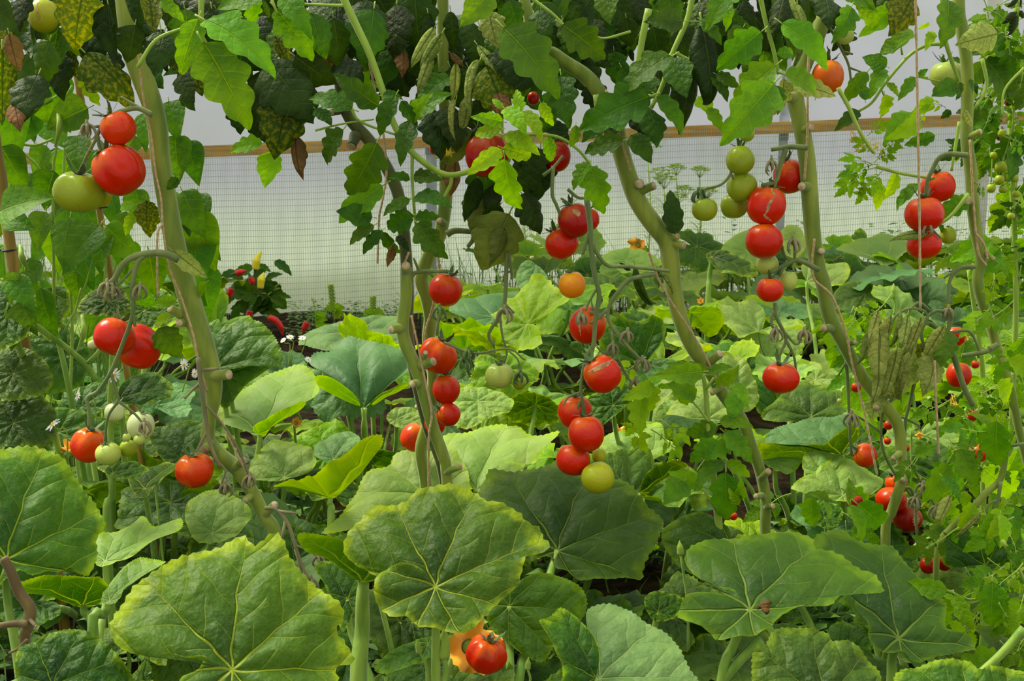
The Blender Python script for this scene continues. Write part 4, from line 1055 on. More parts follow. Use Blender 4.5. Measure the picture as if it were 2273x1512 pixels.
def merge_leaves(objs, pl, name='crown_foliage'):
    """far too many leaves to count: one part that stands for the rest of a crown"""
    mb, mats = MB(), []
    for o in objs:
        me, mw = o.data, o.matrix_basis
        idx = []
        for m in me.materials:
            if m not in mats: mats.append(m)
            idx.append(mats.index(m))
        uv = [(0.0, 0.0)] * len(me.vertices)
        ul = me.uv_layers[0].data
        for lp, u in zip(me.loops, ul): uv[lp.vertex_index] = tuple(u.uv)
        b = len(mb.v)
        mb.v += [tuple(mw @ v.co) for v in me.vertices]
        mb.uv += uv; mb.e += [0.0] * len(me.vertices)
        for p in me.polygons:
            mb.f.append(tuple(i + b for i in p.vertices)); mb.m.append(idx[p.material_index])
        bpy.data.objects.remove(o)
    r = mb.build(name, mats, pl)
    r['kind'] = 'stuff'
    return r
# ------------------------------------------------------------------ traced vine leaves
def TL(pl, Y, rows):
    for r in rows:
        kind, mat = r[0], r[1]
        tl(pl, kind, mat, *r[2:6], r[6] if len(r) > 6 else Y + RT_.uniform(-0.03, 0.03), **(r[7] if len(r) > 7 else {}))
TL(V1, 1.68, [('R', 'old', -30, 10, 45, 66), ('O', 'chlorotic', 185, -30, 158, 112, 1.62), ('D', 'brown', 20, 75, 38, 165), ('D', 'chlorotic', 5, 110, 4, 268), ('O', 'mature', 110, 92, 70, 190), ('O', 'old', 85, 165, 38, 250), ('D', 'old', 240, 10, 245, 140, 1.62), ('O', 'old', 300, 55, 285, 142, 1.66), ('D', 'old', 280, -30, 300, 72), ('D', 'chlorotic', 330, -10, 345, 62), ('O', 'chlorotic', 190, 118, 315, 215, 1.72),
     ('O', 'old', 365, 70, 340, 148), ('W', 'young', 190, 160, 205, 238, 1.8), ('O', 'old', 60, -20, 20, 60), ('O', 'mature', 130, -20, 100, 70, 1.75), ('D', 'brown', 32, 225, 38, 265), ('O', 'mature', 320, 135, 345, 180, 1.8),
     ('S', 'fresh', 440, 42, 388, 165, 1.58), ('W', 'fresh', 455, 45, 612, 108, 1.57, dict(el=50, az=10)), ('W', 'fresh', 452, 95, 556, 262, 1.56, dict(el=25, az=10, dY=-0.03)), ('S', 'fresh', 355, 0, 405, 38, 1.6), ('R', 'old', 400, 165, 420, 215, 1.75), ('R', 'mature', 405, 205, 425, 242, 1.75),
     ('B', 'bean', 405, 155, 365, 160, 1.8), ('R', 'mature', 395, 395, 370, 420, 1.72),
     ('D', 'dried', 385, 558, 458, 615, 1.70), ('S', 'young', 458, 628, 418, 665, 1.74), ('S', 'young', 392, 665, 328, 676, 1.72), ('S', 'young', 380, 700, 330, 720, 1.74), ('O', 'mature', 352, 728, 402, 800, 1.74), ('S', 'young', 425, 690, 460, 710, 1.78), ('S', 'young', 300, 455, 250, 458, 1.8), ('O', 'chlorotic', 325, 445, 322, 528, 1.77), ('S', 'young', 300, 470, 268, 520, 1.8)])
for (bx, by, tx, ty) in [(70, 40, 60, 120), (130, 60, 110, 150), (10, 40, 20, 130), (215, 30, 225, 120), (330, 60, 330, 130), (400, 50, 400, 130), (150, 110, 160, 180), (380, 0, 380, 70), (420, 110, 440, 190), (260, -30, 255, 40), (60, 120, 90, 190)]:
    tl(V1, RT_.choice('ODR'), RT_.choice(['old', 'old', 'mature', 'chlorotic']), bx, by, tx, ty, 1.8 + RT_.uniform(-0.05, 0.08))
TL(V2, 1.80, [('R', 'fresh', 590, -20, 480, 2, 1.7), ('W', 'fresh', 560, -10, 565, 66, 1.76), ('W', 'fresh', 612, 20, 702, 124, 1.72), ('S', 'fresh', 625, -10, 682, 52, 1.73), ('D', 'old', 525, 100, 607, 160), ('D', 'chlorotic', 610, 80, 640, 152), ('O', 'old', 655, 125, 745, 198), ('O', 'old', 595, 135, 685, 248), ('D', 'old', 592, 155, 572, 300), ('O', 'old', 525, 225, 545, 296, 1.78), ('O', 'chlorotic', 640, 205, 615, 345), ('D', 'brown', 655, 300, 655, 385), ('O', 'old', 612, 195, 630, 300), ('O', 'old', 560, 250, 600, 330, 1.85), ('D', 'brown', 715, 105, 745, 165),
     ('W', 'mature', 782, 242, 684, 192, 1.72), ('W', 'mature', 762, 288, 697, 362, 1.72), ('W', 'mature', 836, 318, 775, 452, 1.70), ('S', 'mature', 840, 236, 752, 172, 1.70), ('S', 'mature', 878, 212, 824, 296, 1.68), ('W', 'mature', 912, 262, 975, 195, 1.70), ('S', 'mature', 890, 225, 920, 278, 1.69), ('S', 'mature', 912, 268, 880, 342, 1.70), ('S', 'mature', 850, 212, 905, 205, 1.72), ('S', 'fresh', 910, 270, 935, 215, 1.7), ('W', 'young', 582, 318, 503, 322, 1.8), ('R', 'young', 602, 338, 588, 404, 1.82), ('R', 'mature', 700, 242, 735, 268, 1.76),
     ('S', 'mature', 910, 396, 872, 384, 1.74), ('S', 'mature', 918, 392, 962, 392, 1.74), ('S', 'mature', 910, 443, 842, 463, 1.74), ('S', 'mature', 918, 440, 986, 430, 1.73), ('W', 'mature', 918, 478, 842, 512, 1.73), ('W', 'mature', 922, 484, 976, 476, 1.73), ('W', 'mature', 925, 495, 978, 572, 1.72, dict(el=10)), ('S', 'fresh', 850, 412, 727, 482, 1.76), ('R', 'mature', 826, 482, 756, 466, 1.76), ('S', 'mature', 830, 500, 762, 532, 1.76), ('S', 'mature', 848, 512, 796, 556, 1.76), ('D', 'brown', 872, 545, 862, 592, 1.78), ('S', 'old', 880, 525, 905, 550, 1.78), ('S', 'mature', 850, 515, 880, 580, 1.79)])
TL(V2, 1.85, [('O', 'old', 750, 10, 745, 110), ('O', 'old', 700, 40, 720, 110), ('O', 'old', 800, 60, 770, 130), ('R', 'old', 780, -20, 790, 60), ('O', 'old', 750, 130, 800, 165), ('O', 'old', 500, 60, 540, 130), ('O', 'old', 480, 100, 520, 190), ('O', 'old', 690, 100, 740, 160), ('R', 'mature', 640, 60, 600, 120), ('O', 'old', 720, -20, 700, 60), ('O', 'old', 540, 40, 600, 100), ('R', 'mature', 480, 20, 520, 80), ('R', 'young', 780, 200, 840, 170, 1.95), ('O', 'old', 640, 120, 600, 220), ('D', 'old', 680, 180, 690, 260)])
TL(V4, 1.84, [('O', 'old', 920, -20, 930, 120), ('O', 'old', 880, 10, 860, 120), ('O', 'old', 800, 0, 830, 110), ('O', 'mature', 880, 85, 835, 188, 1.86), ('C', 'dried', 965, 60, 905, 150, 1.78), ('C', 'dried', 980, 75, 922, 165, 1.76), ('C', 'dried', 958, 120, 925, 205, 1.78), ('C', 'dried', 1012, 140, 1010, 235, 1.77), ('C', 'dried', 1065, 135, 1018, 228, 1.75), ('C', 'dried', 1012, 222, 990, 290, 1.78), ('C', 'dried', 1042, 210, 1028, 305, 1.77), ('D', 'old', 1000, 25, 1012, 122, 1.8), ('O', 'dried', 1085, 25, 1098, 95, 1.76), ('R', 'fresh', 1090, -15, 1028, 45, 1.72), ('C', 'dried', 1060, 100, 1110, 158, 1.78), ('O', 'chlorotic', 1080, 145, 1122, 248, 1.77), ('D', 'brown', 1100, 200, 1120, 245, 1.76), ('O', 'old', 965, 245, 985, 335, 1.82), ('O', 'old', 1000, 235, 1030, 315, 1.82), ('W', 'mature', 1000, 170, 925, 205, 1.8), ('D', 'brown', 1000, 118, 1030, 145, 1.76), ('D', 'brown', 895, 110, 900, 160, 1.84), ('O', 'old', 1050, 50, 1060, 130, 1.82), ('O', 'old', 1040, 150, 1080, 230, 1.84), ('D', 'old', 950, 30, 960, 110, 1.84), ('O', 'old', 1000, 150, 1040, 250, 1.88), ('O', 'old', 1060, 220, 1070, 310, 1.88), ('O', 'old', 920, 90, 950, 190, 1.9), ('O', 'old', 980, 160, 960, 250, 1.9), ('O', 'old', 830, -20, 880, 60, 1.9),
     ('O', 'greyold', 1030, 280, 1000, 380, 1.84), ('D', 'old', 1060, 280, 1050, 370, 1.85), ('D', 'brown', 1010, 350, 1012, 435, 1.9), ('C', 'dried', 985, 340, 980, 410, 1.9), ('D', 'old', 1060, 395, 1035, 490, 1.85), ('R', 'old', 1110, 455, 1072, 500, 1.84), ('O', 'greyold', 1130, 475, 1062, 610, 1.82, dict(el=5, az=0)), ('D', 'greyold', 1130, 480, 1100, 590, 1.83), ('O', 'mature', 1070, 360, 1090, 470, 1.88), ('O', 'old', 1095, 400, 1080, 470, 1.9), ('O', 'greyold', 1075, 420, 1060, 520, 1.9)])
TL(V5, 1.72, [('W', 'young', 1155, 248, 1145, 196, 1.66), ('S', 'young', 1160, 248, 1206, 290, 1.66), ('S', 'young', 1200, 228, 1224, 282, 1.67), ('W', 'young', 1120, 352, 1130, 484, 1.65, dict(el=12)), ('S', 'young', 1112, 286, 1040, 294, 1.66), ('S', 'young', 1116, 270, 1058, 254, 1.67), ('S', 'young', 1112, 332, 1042, 374, 1.65), ('S', 'young', 1120, 300, 1198, 326, 1.66), ('S', 'young', 1116, 328, 1200, 352, 1.65), ('S', 'young', 1116, 240, 1090, 215, 1.67), ('S', 'young', 1120, 240, 1160, 270, 1.67), ('S', 'fresh', 1215, 303, 1226, 370, 1.66), ('S', 'fresh', 1278, 278, 1272, 332, 1.66), ('W', 'fresh', 1308, 362, 1268, 408, 1.67), ('W', 'fresh', 1312, 368, 1334, 478, 1.66, dict(el=12)), ('W', 'fresh', 1312, 375, 1355, 400, 1.67),
     ('W', 'mature', 1382, 312, 1288, 326, 1.72), ('R', 'mature', 1400, 300, 1448, 352, 1.73), ('O', 'mature', 1438, 238, 1470, 306, 1.76), ('W', 'mature', 1248, 55, 1358, 132, 1.70), ('W', 'mature', 1118, 62, 1248, 182, 1.70), ('W', 'mature', 1245, 168, 1255, 262, 1.72), ('O', 'old', 1205, 175, 1095, 108, 1.76), ('O', 'old', 1182, 320, 1158, 440, 1.78), ('O', 'old', 1200, 330, 1200, 445, 1.79), ('O', 'old', 1158, 430, 1216, 512, 1.78), ('D', 'old', 1215, 330, 1215, 420, 1.8), ('W', 'mature', 1442, 214, 1280, 268, 1.68), ('W', 'mature', 1490, 125, 1362, 178, 1.68), ('R', 'mature', 1517, 46, 1442, 38, 1.69), ('S', 'mature', 1458, 215, 1540, 285, 1.70), ('D', 'old', 1530, 135, 1520, 302, 1.74), ('C', 'old', 1558, 55, 1600, 245, 1.74), ('O', 'old', 1500, 60, 1560, 130, 1.8), ('R', 'mature', 1490, 130, 1520, 200, 1.74), ('S', 'mature', 1555, 45, 1605, 80, 1.72), ('S', 'mature', 1590, 165, 1642, 192, 1.72), ('S', 'mature', 1580, 160, 1620, 210, 1.73), ('S', 'fresh', 1572, 240, 1606, 284, 1.85), ('R', 'young', 1550, 215, 1575, 240, 1.88), ('R', 'old', 1345, 300, 1385, 260, 1.8), ('W', 'mature', 1340, 270, 1300, 300, 1.76),
     ('S', 'old', 1500, 520, 1492, 420, 1.83), ('C', 'mature', 1410, 590, 1440, 705, 1.76), ('C', 'dried', 1455, 590, 1505, 645, 1.78), ('D', 'old', 1400, 600, 1380, 580, 1.76)])
for (bx, by, tx, ty) in [(1130, 0, 1160, 80), (1200, 20, 1180, 110), (1260, -20, 1300, 60), (1150, 100, 1170, 200), (1300, 40, 1350, 100), (1330, 90, 1380, 150), (1280, 120, 1320, 200), (1240, 200, 1210, 290), (1310, 180, 1350, 250), (1390, 40, 1400, 110), (1380, 150, 1420, 220), (1450, 60, 1470, 150), (1410, 220, 1440, 290), (1480, -20, 1500, 60), (1400, -20, 1440, 50), (1340, -20, 1350, 40), (1160, 180, 1200, 250), (1250, 100, 1270, 180), (1220, 270, 1260, 330), (1370, 220, 1330, 280), (1180, 40, 1240, 110), (1310, 0, 1260, 60), (1440, 160, 1420, 240), (1100, 40, 1120, 120)]:
    tl(V5, RT_.choice('OORW'), RT_.choice(['old', 'old', 'mature', 'mature']), bx, by, tx, ty, 1.84 + RT_.uniform(-0.05, 0.1))
TL(V6, 1.72, [('W', 'fresh', 1690, 70, 1588, 152, 1.68), ('W', 'fresh', 1722, 145, 1614, 228, 1.66), ('W', 'fresh', 1718, 185, 1618, 296, 1.64), ('W', 'fresh', 1722, 190, 1735, 245, 1.66), ('S', 'fresh', 1735, 52, 1858, 126, 1.68), ('S', 'fresh', 1742, 165, 1852, 196, 1.66), ('S', 'fresh', 1725, 120, 1780, 112, 1.69), ('C', 'dried', 1770, 10, 1792, 152, 1.74), ('C', 'dried', 1752, -10, 1788, 75, 1.72), ('D', 'old', 1690, -20, 1705, 55, 1.78), ('D', 'old', 1740, -10, 1720, 60, 1.76), ('W', 'dried', 1740, 175, 1735, 262, 1.74), ('S', 'dried', 1760, 185, 1855, 205, 1.73), ('O', 'old', 1795, 0, 1800, 70, 1.78), ('O', 'old', 1650, 0, 1680, 50, 1.78), ('W', 'fresh', 1625, -20, 1570, 40, 1.72), ('S', 'fresh', 1592, -10, 1640, 70, 1.73), ('R', 'mature', 1650, 60, 1620, 110, 1.78), ('O', 'mature', 1680, 110, 1640, 160, 1.8), ('O', 'old', 1560, 0, 1600, 50, 1.8), ('O', 'old', 1600, 40, 1560, 110, 1.82), ('S', 'fresh', 1695, 120, 1690, 165, 1.7), ('O', 'old', 1830, -10, 1850, 40, 1.8), ('W', 'fresh', 1890, 15, 1868, 82, 1.78), ('S', 'fresh', 1905, 0, 1958, 68, 1.8), ('R', 'fresh', 1870, -20, 1950, 8, 1.8), ('O', 'mature', 1840, 20, 1865, 50, 1.8)])
TL(V6, 1.80, [('C', 'dried', 1950, 690, 1930, 760), ('C', 'dried', 1935, 725, 1918, 815), ('C', 'dried', 1955, 715, 1945, 870, 1.77), ('C', 'dried', 1978, 700, 1968, 800, 1.76), ('C', 'dried', 1998, 690, 1988, 785, 1.75), ('C', 'dried', 2015, 700, 2006, 775, 1.75), ('C', 'dried', 2045, 705, 2015, 795, 1.75), ('C', 'dried', 1990, 780, 1965, 900, 1.78), ('C', 'dried', 2020, 780, 1978, 915, 1.79), ('C', 'dried', 2035, 740, 2000, 880, 1.8), ('O', 'dried', 2010, 770, 1985, 890, 1.83), ('C', 'dried', 1960, 800, 1940, 900, 1.8), ('O', 'dried', 1945, 880, 1935, 935, 1.84), ('C', 'dried', 2095, 725, 2045, 808, 1.77), ('O', 'dried', 2075, 780, 2072, 872, 1.82), ('O', 'chlorotic', 2055, 760, 2045, 830, 1.84), ('O', 'mature', 2100, 730, 2095, 800, 1.82), ('C', 'dried', 2110, 1100, 2085, 1170, 1.72), ('C', 'dried', 2175, 1140, 2135, 1185, 1.72)])
TL(V7, 1.86, [('O', 'chlorotic', 2025, -15, 2000, 62, 1.82), ('W', 'fresh', 2105, 0, 2112, 82, 1.82), ('R', 'fresh', 2010, 60, 1990, 98), ('R', 'fresh', 1998, 90, 1948, 116), ('R', 'fresh', 1968, 148, 1918, 122), ('S', 'fresh', 1958, 152, 1938, 190), ('R', 'fresh', 1920, 222, 1912, 172), ('S', 'fresh', 1925, 160, 1865, 225), ('W', 'young', 1963, 210, 1972, 270), ('S', 'fresh', 1968, 185, 2004, 208), ('S', 'fresh', 2034, 172, 2000, 206), ('R', 'fresh', 2040, 170, 2055, 155), ('S', 'young', 2065, 220, 2035, 250), ('S', 'fresh', 2022, 250, 1970, 286), ('S', 'young', 2040, 265, 2000, 300), ('R', 'mature', 2125, 185, 2078, 205), ('R', 'mature', 2130, 182, 2130, 218), ('R', 'mature', 2150, 180, 2168, 205), ('S', 'mature', 1905, 246, 1866, 272), ('O', 'dried', 2215, 75, 2140, 92, 1.84), ('D', 'dried', 2140, 245, 2165, 285, 1.84), ('R', 'mature', 2110, 245, 2090, 262, 1.88), ('S', 'young', 2000, 20, 1945, 40), ('S', 'young', 1990, 10, 1930, 60), ('R', 'young', 2060, 50, 2040, 70), ('S', 'young', 2070, 70, 2060, 95)])
TL(V7, 1.9, [('F', 'young', 1945, 372, 1850, 405), ('F', 'young', 1935, 365, 1880, 340), ('F', 'young', 1945, 375, 1945, 425), ('F', 'young', 1940, 362, 1985, 320), ('F', 'fresh', 1945, 350, 2010, 295), ('F', 'young', 1930, 395, 1905, 460), ('S', 'fresh', 2040, 410, 1970, 455), ('W', 'fresh', 2150, 440, 2080, 480), ('S', 'mature', 2085, 500, 2100, 520), ('C', 'dried', 2060, 515, 1985, 522, 1.86), ('F', 'young', 2040, 240, 2060, 270), ('S', 'fresh', 2075, 300, 2010, 320), ('F', 'young', 2100, 240, 2060, 215), ('F', 'fresh', 2160, 400, 2200, 440), ('F', 'young', 2100, 560, 2080, 600), ('F', 'fresh', 2190, 560, 2240, 600)])
TL(V7, 1.9, [('F', 'young', 1942, 345, 1895, 300), ('F', 'young', 1940, 340, 1990, 350), ('F', 'fresh', 1950, 365, 1860, 380), ('F', 'young', 1960, 380, 1900, 440), ('S', 'young', 1945, 400, 1955, 465), ('S', 'young', 1990, 385, 1975, 440), ('F', 'young', 1920, 380, 1860, 430), ('F', 'young', 1925, 300, 1965, 270)])
TL(V9, 1.70, [('W', 'fresh', 1512, 832, 1512, 914), ('W', 'young', 1425, 878, 1407, 960), ('W', 'young', 1442, 852, 1450, 930), ('S', 'young', 1450, 852, 1400, 880), ('R', 'young', 1455, 850, 1450, 828), ('S', 'young', 1460, 858, 1485, 858), ('W', 'fresh', 1545, 880, 1500, 850), ('R', 'fresh', 1642, 868, 1622, 924, 1.74), ('S', 'fresh', 1560, 825, 1480, 830), ('S', 'fresh', 1565, 830, 1520, 808), ('S', 'fresh', 1570, 830, 1620, 805), ('W', 'fresh', 1590, 850, 1640, 830), ('W', 'fresh', 1600, 830, 1600, 872), ('S', 'fresh', 1630, 850, 1662, 885), ('W', 'fresh', 1590, 945, 1518, 968), ('W', 'fresh', 1592, 978, 1524, 1024), ('S', 'fresh', 1598, 936, 1666, 936), ('W', 'fresh', 1608, 960, 1678, 1018), ('S', 'fresh', 1602, 1022, 1543, 1058), ('S', 'fresh', 1616, 1022, 1670, 1064), ('W', 'fresh', 1611, 1048, 1612, 1168, 1.69, dict(el=10)), ('R', 'fresh', 1518, 1068, 1484, 1104), ('S', 'young', 1640, 1110, 1650, 1085), ('S', 'young', 1640, 1120, 1622, 1095), ('S', 'young', 1560, 1080, 1500, 1045), ('W', 'fresh', 1615, 980, 1580, 1010), ('S', 'fresh', 1540, 830, 1500, 800)])
TL(V10, 1.66, [('S', 'fresh', 1885, 1122, 1944, 1203), ('S', 'fresh', 1902, 1118, 1990, 1192), ('R', 'fresh', 1888, 1108, 1893, 1062), ('S', 'fresh', 1840, 1110, 1815, 1090), ('S', 'fresh', 1830, 1115, 1850, 1140), ('W', 'fresh', 2102, 1028, 2066, 1120), ('W', 'fresh', 2128, 998, 2178, 1082), ('W', 'fresh', 2212, 935, 2206, 1052), ('S', 'fresh', 2092, 1058, 2142, 1098), ('S', 'fresh', 2102, 1310, 2008, 1296, 1.5), ('S', 'fresh', 2120, 1320, 2150, 1400, 1.5), ('W', 'fresh', 2100, 1330, 2105, 1390, 1.5), ('S', 'young', 2218, 1142, 2170, 1215), ('S', 'young', 2220, 1142, 2202, 1200), ('S', 'young', 2222, 1142, 2242, 1206), ('S', 'young', 2225, 1138, 2190, 1130), ('S', 'young', 2225, 1138, 2262, 1130), ('S', 'young', 2220, 1135, 2235, 1105), ('S', 'fresh', 2200, 945, 2160, 905), ('F', 'fresh', 2190, 960, 2110, 940), ('F', 'fresh', 2240, 1180, 2273, 1260, 1.6), ('F', 'young', 2270, 1250, 2190, 1330, 1.58), ('F', 'fresh', 2270, 1350, 2200, 1420, 1.55), ('F', 'fresh', 2230, 1260, 2160, 1300, 1.6), ('F', 'young', 2285, 1300, 2240, 1400, 1.52), ('F', 'fresh', 2280, 1420, 2230, 1480, 1.5), ('F', 'fresh', 2070, 960, 2040, 1010), ('F', 'fresh', 2040, 1010, 1990, 1060, 1.75), ('W', 'fresh', 2030, 1010, 2080, 990)])
for (x0, x1, y0, y1, n_, mats, YY) in [(2080, 2290, 670, 1010, 32, ['fresh', 'fresh', 'young'], 2.12), (2200, 2290, 600, 900, 14, ['fresh', 'young'], 1.8), (2165, 2290, -20, 330, 46, ['fresh', 'mature', 'fresh'], 2.04), (2195, 2290, 300, 620, 24, ['fresh', 'young', 'mature'], 2.1), (1880, 2080, 640, 760, 14, ['young', 'fresh'], 2.3), (1850, 1990, 680, 900, 14, ['fresh', 'young'], 2.15), (2110, 2240, 900, 1080, 9, ['fresh', 'young', 'fresh'], 1.82), (2020, 2200, 880, 1130, 16, ['fresh', 'young', 'fresh'], 2.1), (2100, 2290, 1080, 1260, 14, ['fresh', 'young'], 1.7), (2150, 2290, 1230, 1480, 16, ['fresh', 'young'], 1.56), (1740, 1880, 1090, 1180, 6, ['fresh'], 1.8), (1400, 1470, 780, 960, 5, ['young'], 1.8)]:
    for _ in range(n_):
        bx, by = RT_.uniform(x0, x1), RT_.uniform(y0, y1)
        a = RT_.uniform(0.15, 0.85) * PI
        L = RT_.uniform(75, 150)
        tl(V12 if YY >= 2.1 and y0 > 550 else V11 if YY > 1.95 and x0 > 2100 else V12 if YY >= 2.1 or (x0, y0) == (2200, 600) else V9 if x0 < 1500 else V10, RT_.choice('FFGFW'), RT_.choice(mats), bx, by, bx + L * math.cos(a), by + L * math.sin(a) * 0.8, YY + RT_.uniform(-0.08, 0.12))
# the crowns of the vines above and behind
REST = {V2.name: [], V5.name: [], V6.name: []}
for (pl, x0, x1, y0, y1, n_, YY) in [(V1, -60, 430, -140, 70, 34, 1.85), (V2, 430, 800, -140, 90, 44, 1.95), (V4, 800, 1110, -140, 150, 44, 1.98), (V5, 1110, 1470, -140, 90, 36, 1.96), (V6, 1480, 1850, -150, 30, 30, 1.92), (V7, 1850, 2280, -190, -40, 16, 1.95)]:
    for _ in range(n_):
        bx, by = RT_.uniform(x0, x1), RT_.uniform(y0, y1)
        a = RT_.uniform(0.2, 0.8) * PI
        L = RT_.uniform(80, 130)
        o_ = tl(pl, RT_.choice('OQOGD'), RT_.choice(['old', 'old', 'mature']), bx, by, bx + L * math.cos(a), by + L * math.sin(a), YY + RT_.uniform(-0.06, 0.12))
        if pl.name in (V2.name, V5.name): REST[pl.name].append(o_)
for (pl, x0, x1) in [(V1, -60, 430), (V2, 470, 800), (V4, 800, 1110), (V5, 1110, 1470), (V6, 1480, 1840), (V7, 1850, 2280)]:  # unseen leaves above the frame, added to shade the foliage below
    for _ in range(12):
        bx, by = RT_.uniform(x0, x1), RT_.uniform(-520, -170)
        a = RT_.uniform(0.0, 1.0) * PI
        o_ = tl(pl, RT_.choice('FGQ'), RT_.choice(['fresh', 'mature']), bx, by, bx + 170 * math.cos(a), by + 120 * math.sin(a), RT_.uniform(1.55, 2.1), el=RT_.uniform(40, 80))
        if pl.name in REST: REST[pl.name].append(o_)
for pl in (V2, V5, V6): merge_leaves(REST[pl.name], pl)

# ------------------------------------------------------------------ bean plants on canes at the left
def cane(pts, Y, w, label):
    P = [at(px, py, Y) for px, py in pts]
    d = (P[0] - P[-1]).normalized()
    top = P[0] + d * 0.25
    bot = P[-1] - d * ((P[-1].z + 0.02) / d.z)
    t = root('bamboo_cane', bot, label, 'cane', 'bamboo canes for the beans')
    mb = MB()
    L = (top - bot).length
    nseg = int(L / 0.16) + 1
    P2, R2 = [], []
    k = w * mpp(200, 500, Y) / 2
    for i in range(nseg * 6 + 1):
        f = i / (nseg * 6)
        P2.append(bot.lerp(top, f))
        R2.append(k * (1.14 if i % 6 == 0 else 1.0))
    tube(mb, P2, R2, 10, 1, smooth=False)
    mb.build('pole', M['bamboo'], t)
    return t, bot, top, k
def tie(c, px, py, Y):
    p = at(px, py, Y)
    d = (c[2] - c[1]).normalized()
    mb = MB()
    a = d.orthogonal().normalized(); b = d.cross(a)
    ring = [p + (a * math.cos(q * PI / 8) + b * math.sin(q * PI / 8)) * c[3] * 1.15 for q in range(17)]
    tube(mb, ring, 0.0022, 6, 1)
    tube(mb, [p - Vector((c[3], 0.004, 0)), p - Vector((c[3] + 0.02, 0.006, -0.003))], 0.0016, 5, 1, smooth=False)
    mb.build('tie', M['black'], c[0])
c1 = cane([(-8, 330), (8, 430), (20, 540), (32, 610)], 1.95, 25, 'bamboo cane with black tie at the left edge')
tie(c1, 20, 556, 1.95)
c2 = cane([(170, 165), (200, 320), (226, 440), (243, 600)], 2.15, 15, 'thin bamboo cane behind the large green tomato')
tie(c2, 229, 460, 2.15)
bn = root('bean_plant', at(60, 1100, 2.1), 'climbing bean plant with pointed leaves on the bamboo canes at left', 'bean plant')
for ln in [[(20, 640), (10, 500), (25, 400), (45, 320), (60, 260), (130, 210)], [(120, 700), (118, 400), (125, 330), (132, 250), (160, 190)], [(45, 320), (80, 322), (120, 308)], [(40, 330), (75, 360), (95, 385)], [(230, 700), (235, 560), (232, 500)], [(48, 980), (45, 880), (40, 800), (60, 720), (85, 700)]]:
    mb = MB()
    tube(mb, [at(q[0], q[1], 2.06) for q in ln], (0.003, 0.002), 6, 5)
    mb.build('vine', M['shoot'], bn)
for (bx, by, tx, ty, YY) in [(75, 195, 114, 282, 2.05), (135, 165, 132, 255, 2.1), (195, 240, 92, 284, 2.0), (10, 205, 40, 345, 2.05), (82, 250, 38, 322, 2.1), (2, 325, 62, 425, 2.0), (175, 300, 166, 360, 2.0), (222, 500, 130, 594, 1.95), (236, 502, 302, 580, 1.97), (155, 485, 122, 585, 2.05), (102, 470, 70, 556, 2.05), (232, 515, 212, 598, 1.98), (115, 365, 75, 405, 2.1), (120, 380, 90, 470, 2.05), (150, 440, 110, 480, 2.1), (375, 225, 390, 300, 1.95), (388, 300, 395, 395, 1.93), (412, 312, 442, 398, 1.95), (300, 420, 320, 500, 2.0), (405, 425, 445, 520, 1.92), (425, 470, 480, 600, 1.93), (430, 500, 440, 640, 1.95), (450, 590, 470, 700, 1.98), (330, 560, 350, 660, 2.1), (420, 430, 410, 510, 1.95), (40, 170, 55, 260, 2.1), (60, 620, 60, 700, 2.0), (90, 640, 110, 750, 1.95), (0, 470, 92, 425, 1.9), (20, 480, 60, 500, 1.92), (120, 130, 140, 200, 2.15), (145, 220, 140, 290, 2.2), (300, 300, 270, 350, 2.0), (60, 420, 110, 400, 2.1), (180, 400, 200, 340, 2.15), (280, 470, 270, 540, 2.05), (330, 250, 310, 330, 2.0)]:
    tl(bn, 'B', 'bean', bx, by, tx, ty, YY)
for (bx, by, tx, ty) in [(128, 240, 122, 325), (45, 545, 62, 600), (182, 700, 172, 780)]:
    pod = root('bean_pod', at(bx, by, 2.02), 'slim green bean pod hanging ' + {128: 'before the white sheet', 45: 'beside the tied bamboo cane', 182: 'under the bean leaves in shade'}[bx], 'bean pod', 'hanging bean pods')
    mb = MB()
    tube(mb, [at(bx, by, 2.02), at(bx + 4, (by + ty) / 2, 2.0), at(tx, ty, 2.02)], (0.003, 0.006, 0.002) if False else [0.003, 0.0055, 0.0015], 8, 5)
    mb.build('pod', M['shoot'], pod)

bn2 = root('bean_plant', at(150, 1000, 2.4), 'bean foliage in shade further back behind the two canes', 'bean plant')
mb = MB()
tube(mb, [at(150, 1000, 2.4), at(160, 700, 2.4), at(140, 450, 2.35), at(150, 250, 2.35)], (0.004, 0.003), 6, 5)
mb.build('vine', M['shoot'], bn2)
for _ in range(46):
    bx, by = RT_.uniform(-30, 300), RT_.uniform(330, 690)
    if 190 < by < 400 and bx > 200: continue
    a = RT_.uniform(0.25, 0.75) * PI
    L = RT_.uniform(70, 110)
    tl(bn2, 'B', 'bean', bx, by, bx + L * math.cos(a), by + L * math.sin(a), RT_.uniform(2.15, 2.6))
for _ in range(14):
    bx, by = RT_.uniform(-30, 130), RT_.uniform(100, 330)
    a = RT_.uniform(0.25, 0.75) * PI
    tl(bn2, 'B', 'bean', bx, by, bx + 80 * math.cos(a), by + 80 * math.sin(a), RT_.uniform(2.1, 2.4))
for _ in range(10):
    bx, by = RT_.uniform(385, 440), RT_.uniform(420, 600)
    tl(bn2, 'B', 'bean', bx, by, bx + RT_.uniform(-10, 50), by + RT_.uniform(70, 110), RT_.uniform(1.95, 2.2))
for _ in range(8):
    bx, by = RT_.uniform(0, 60), RT_.uniform(590, 700)
    tl(bn2, 'B', 'bean', bx, by, bx + RT_.uniform(-50, 50), by + RT_.uniform(60, 90), RT_.uniform(1.82, 1.92))

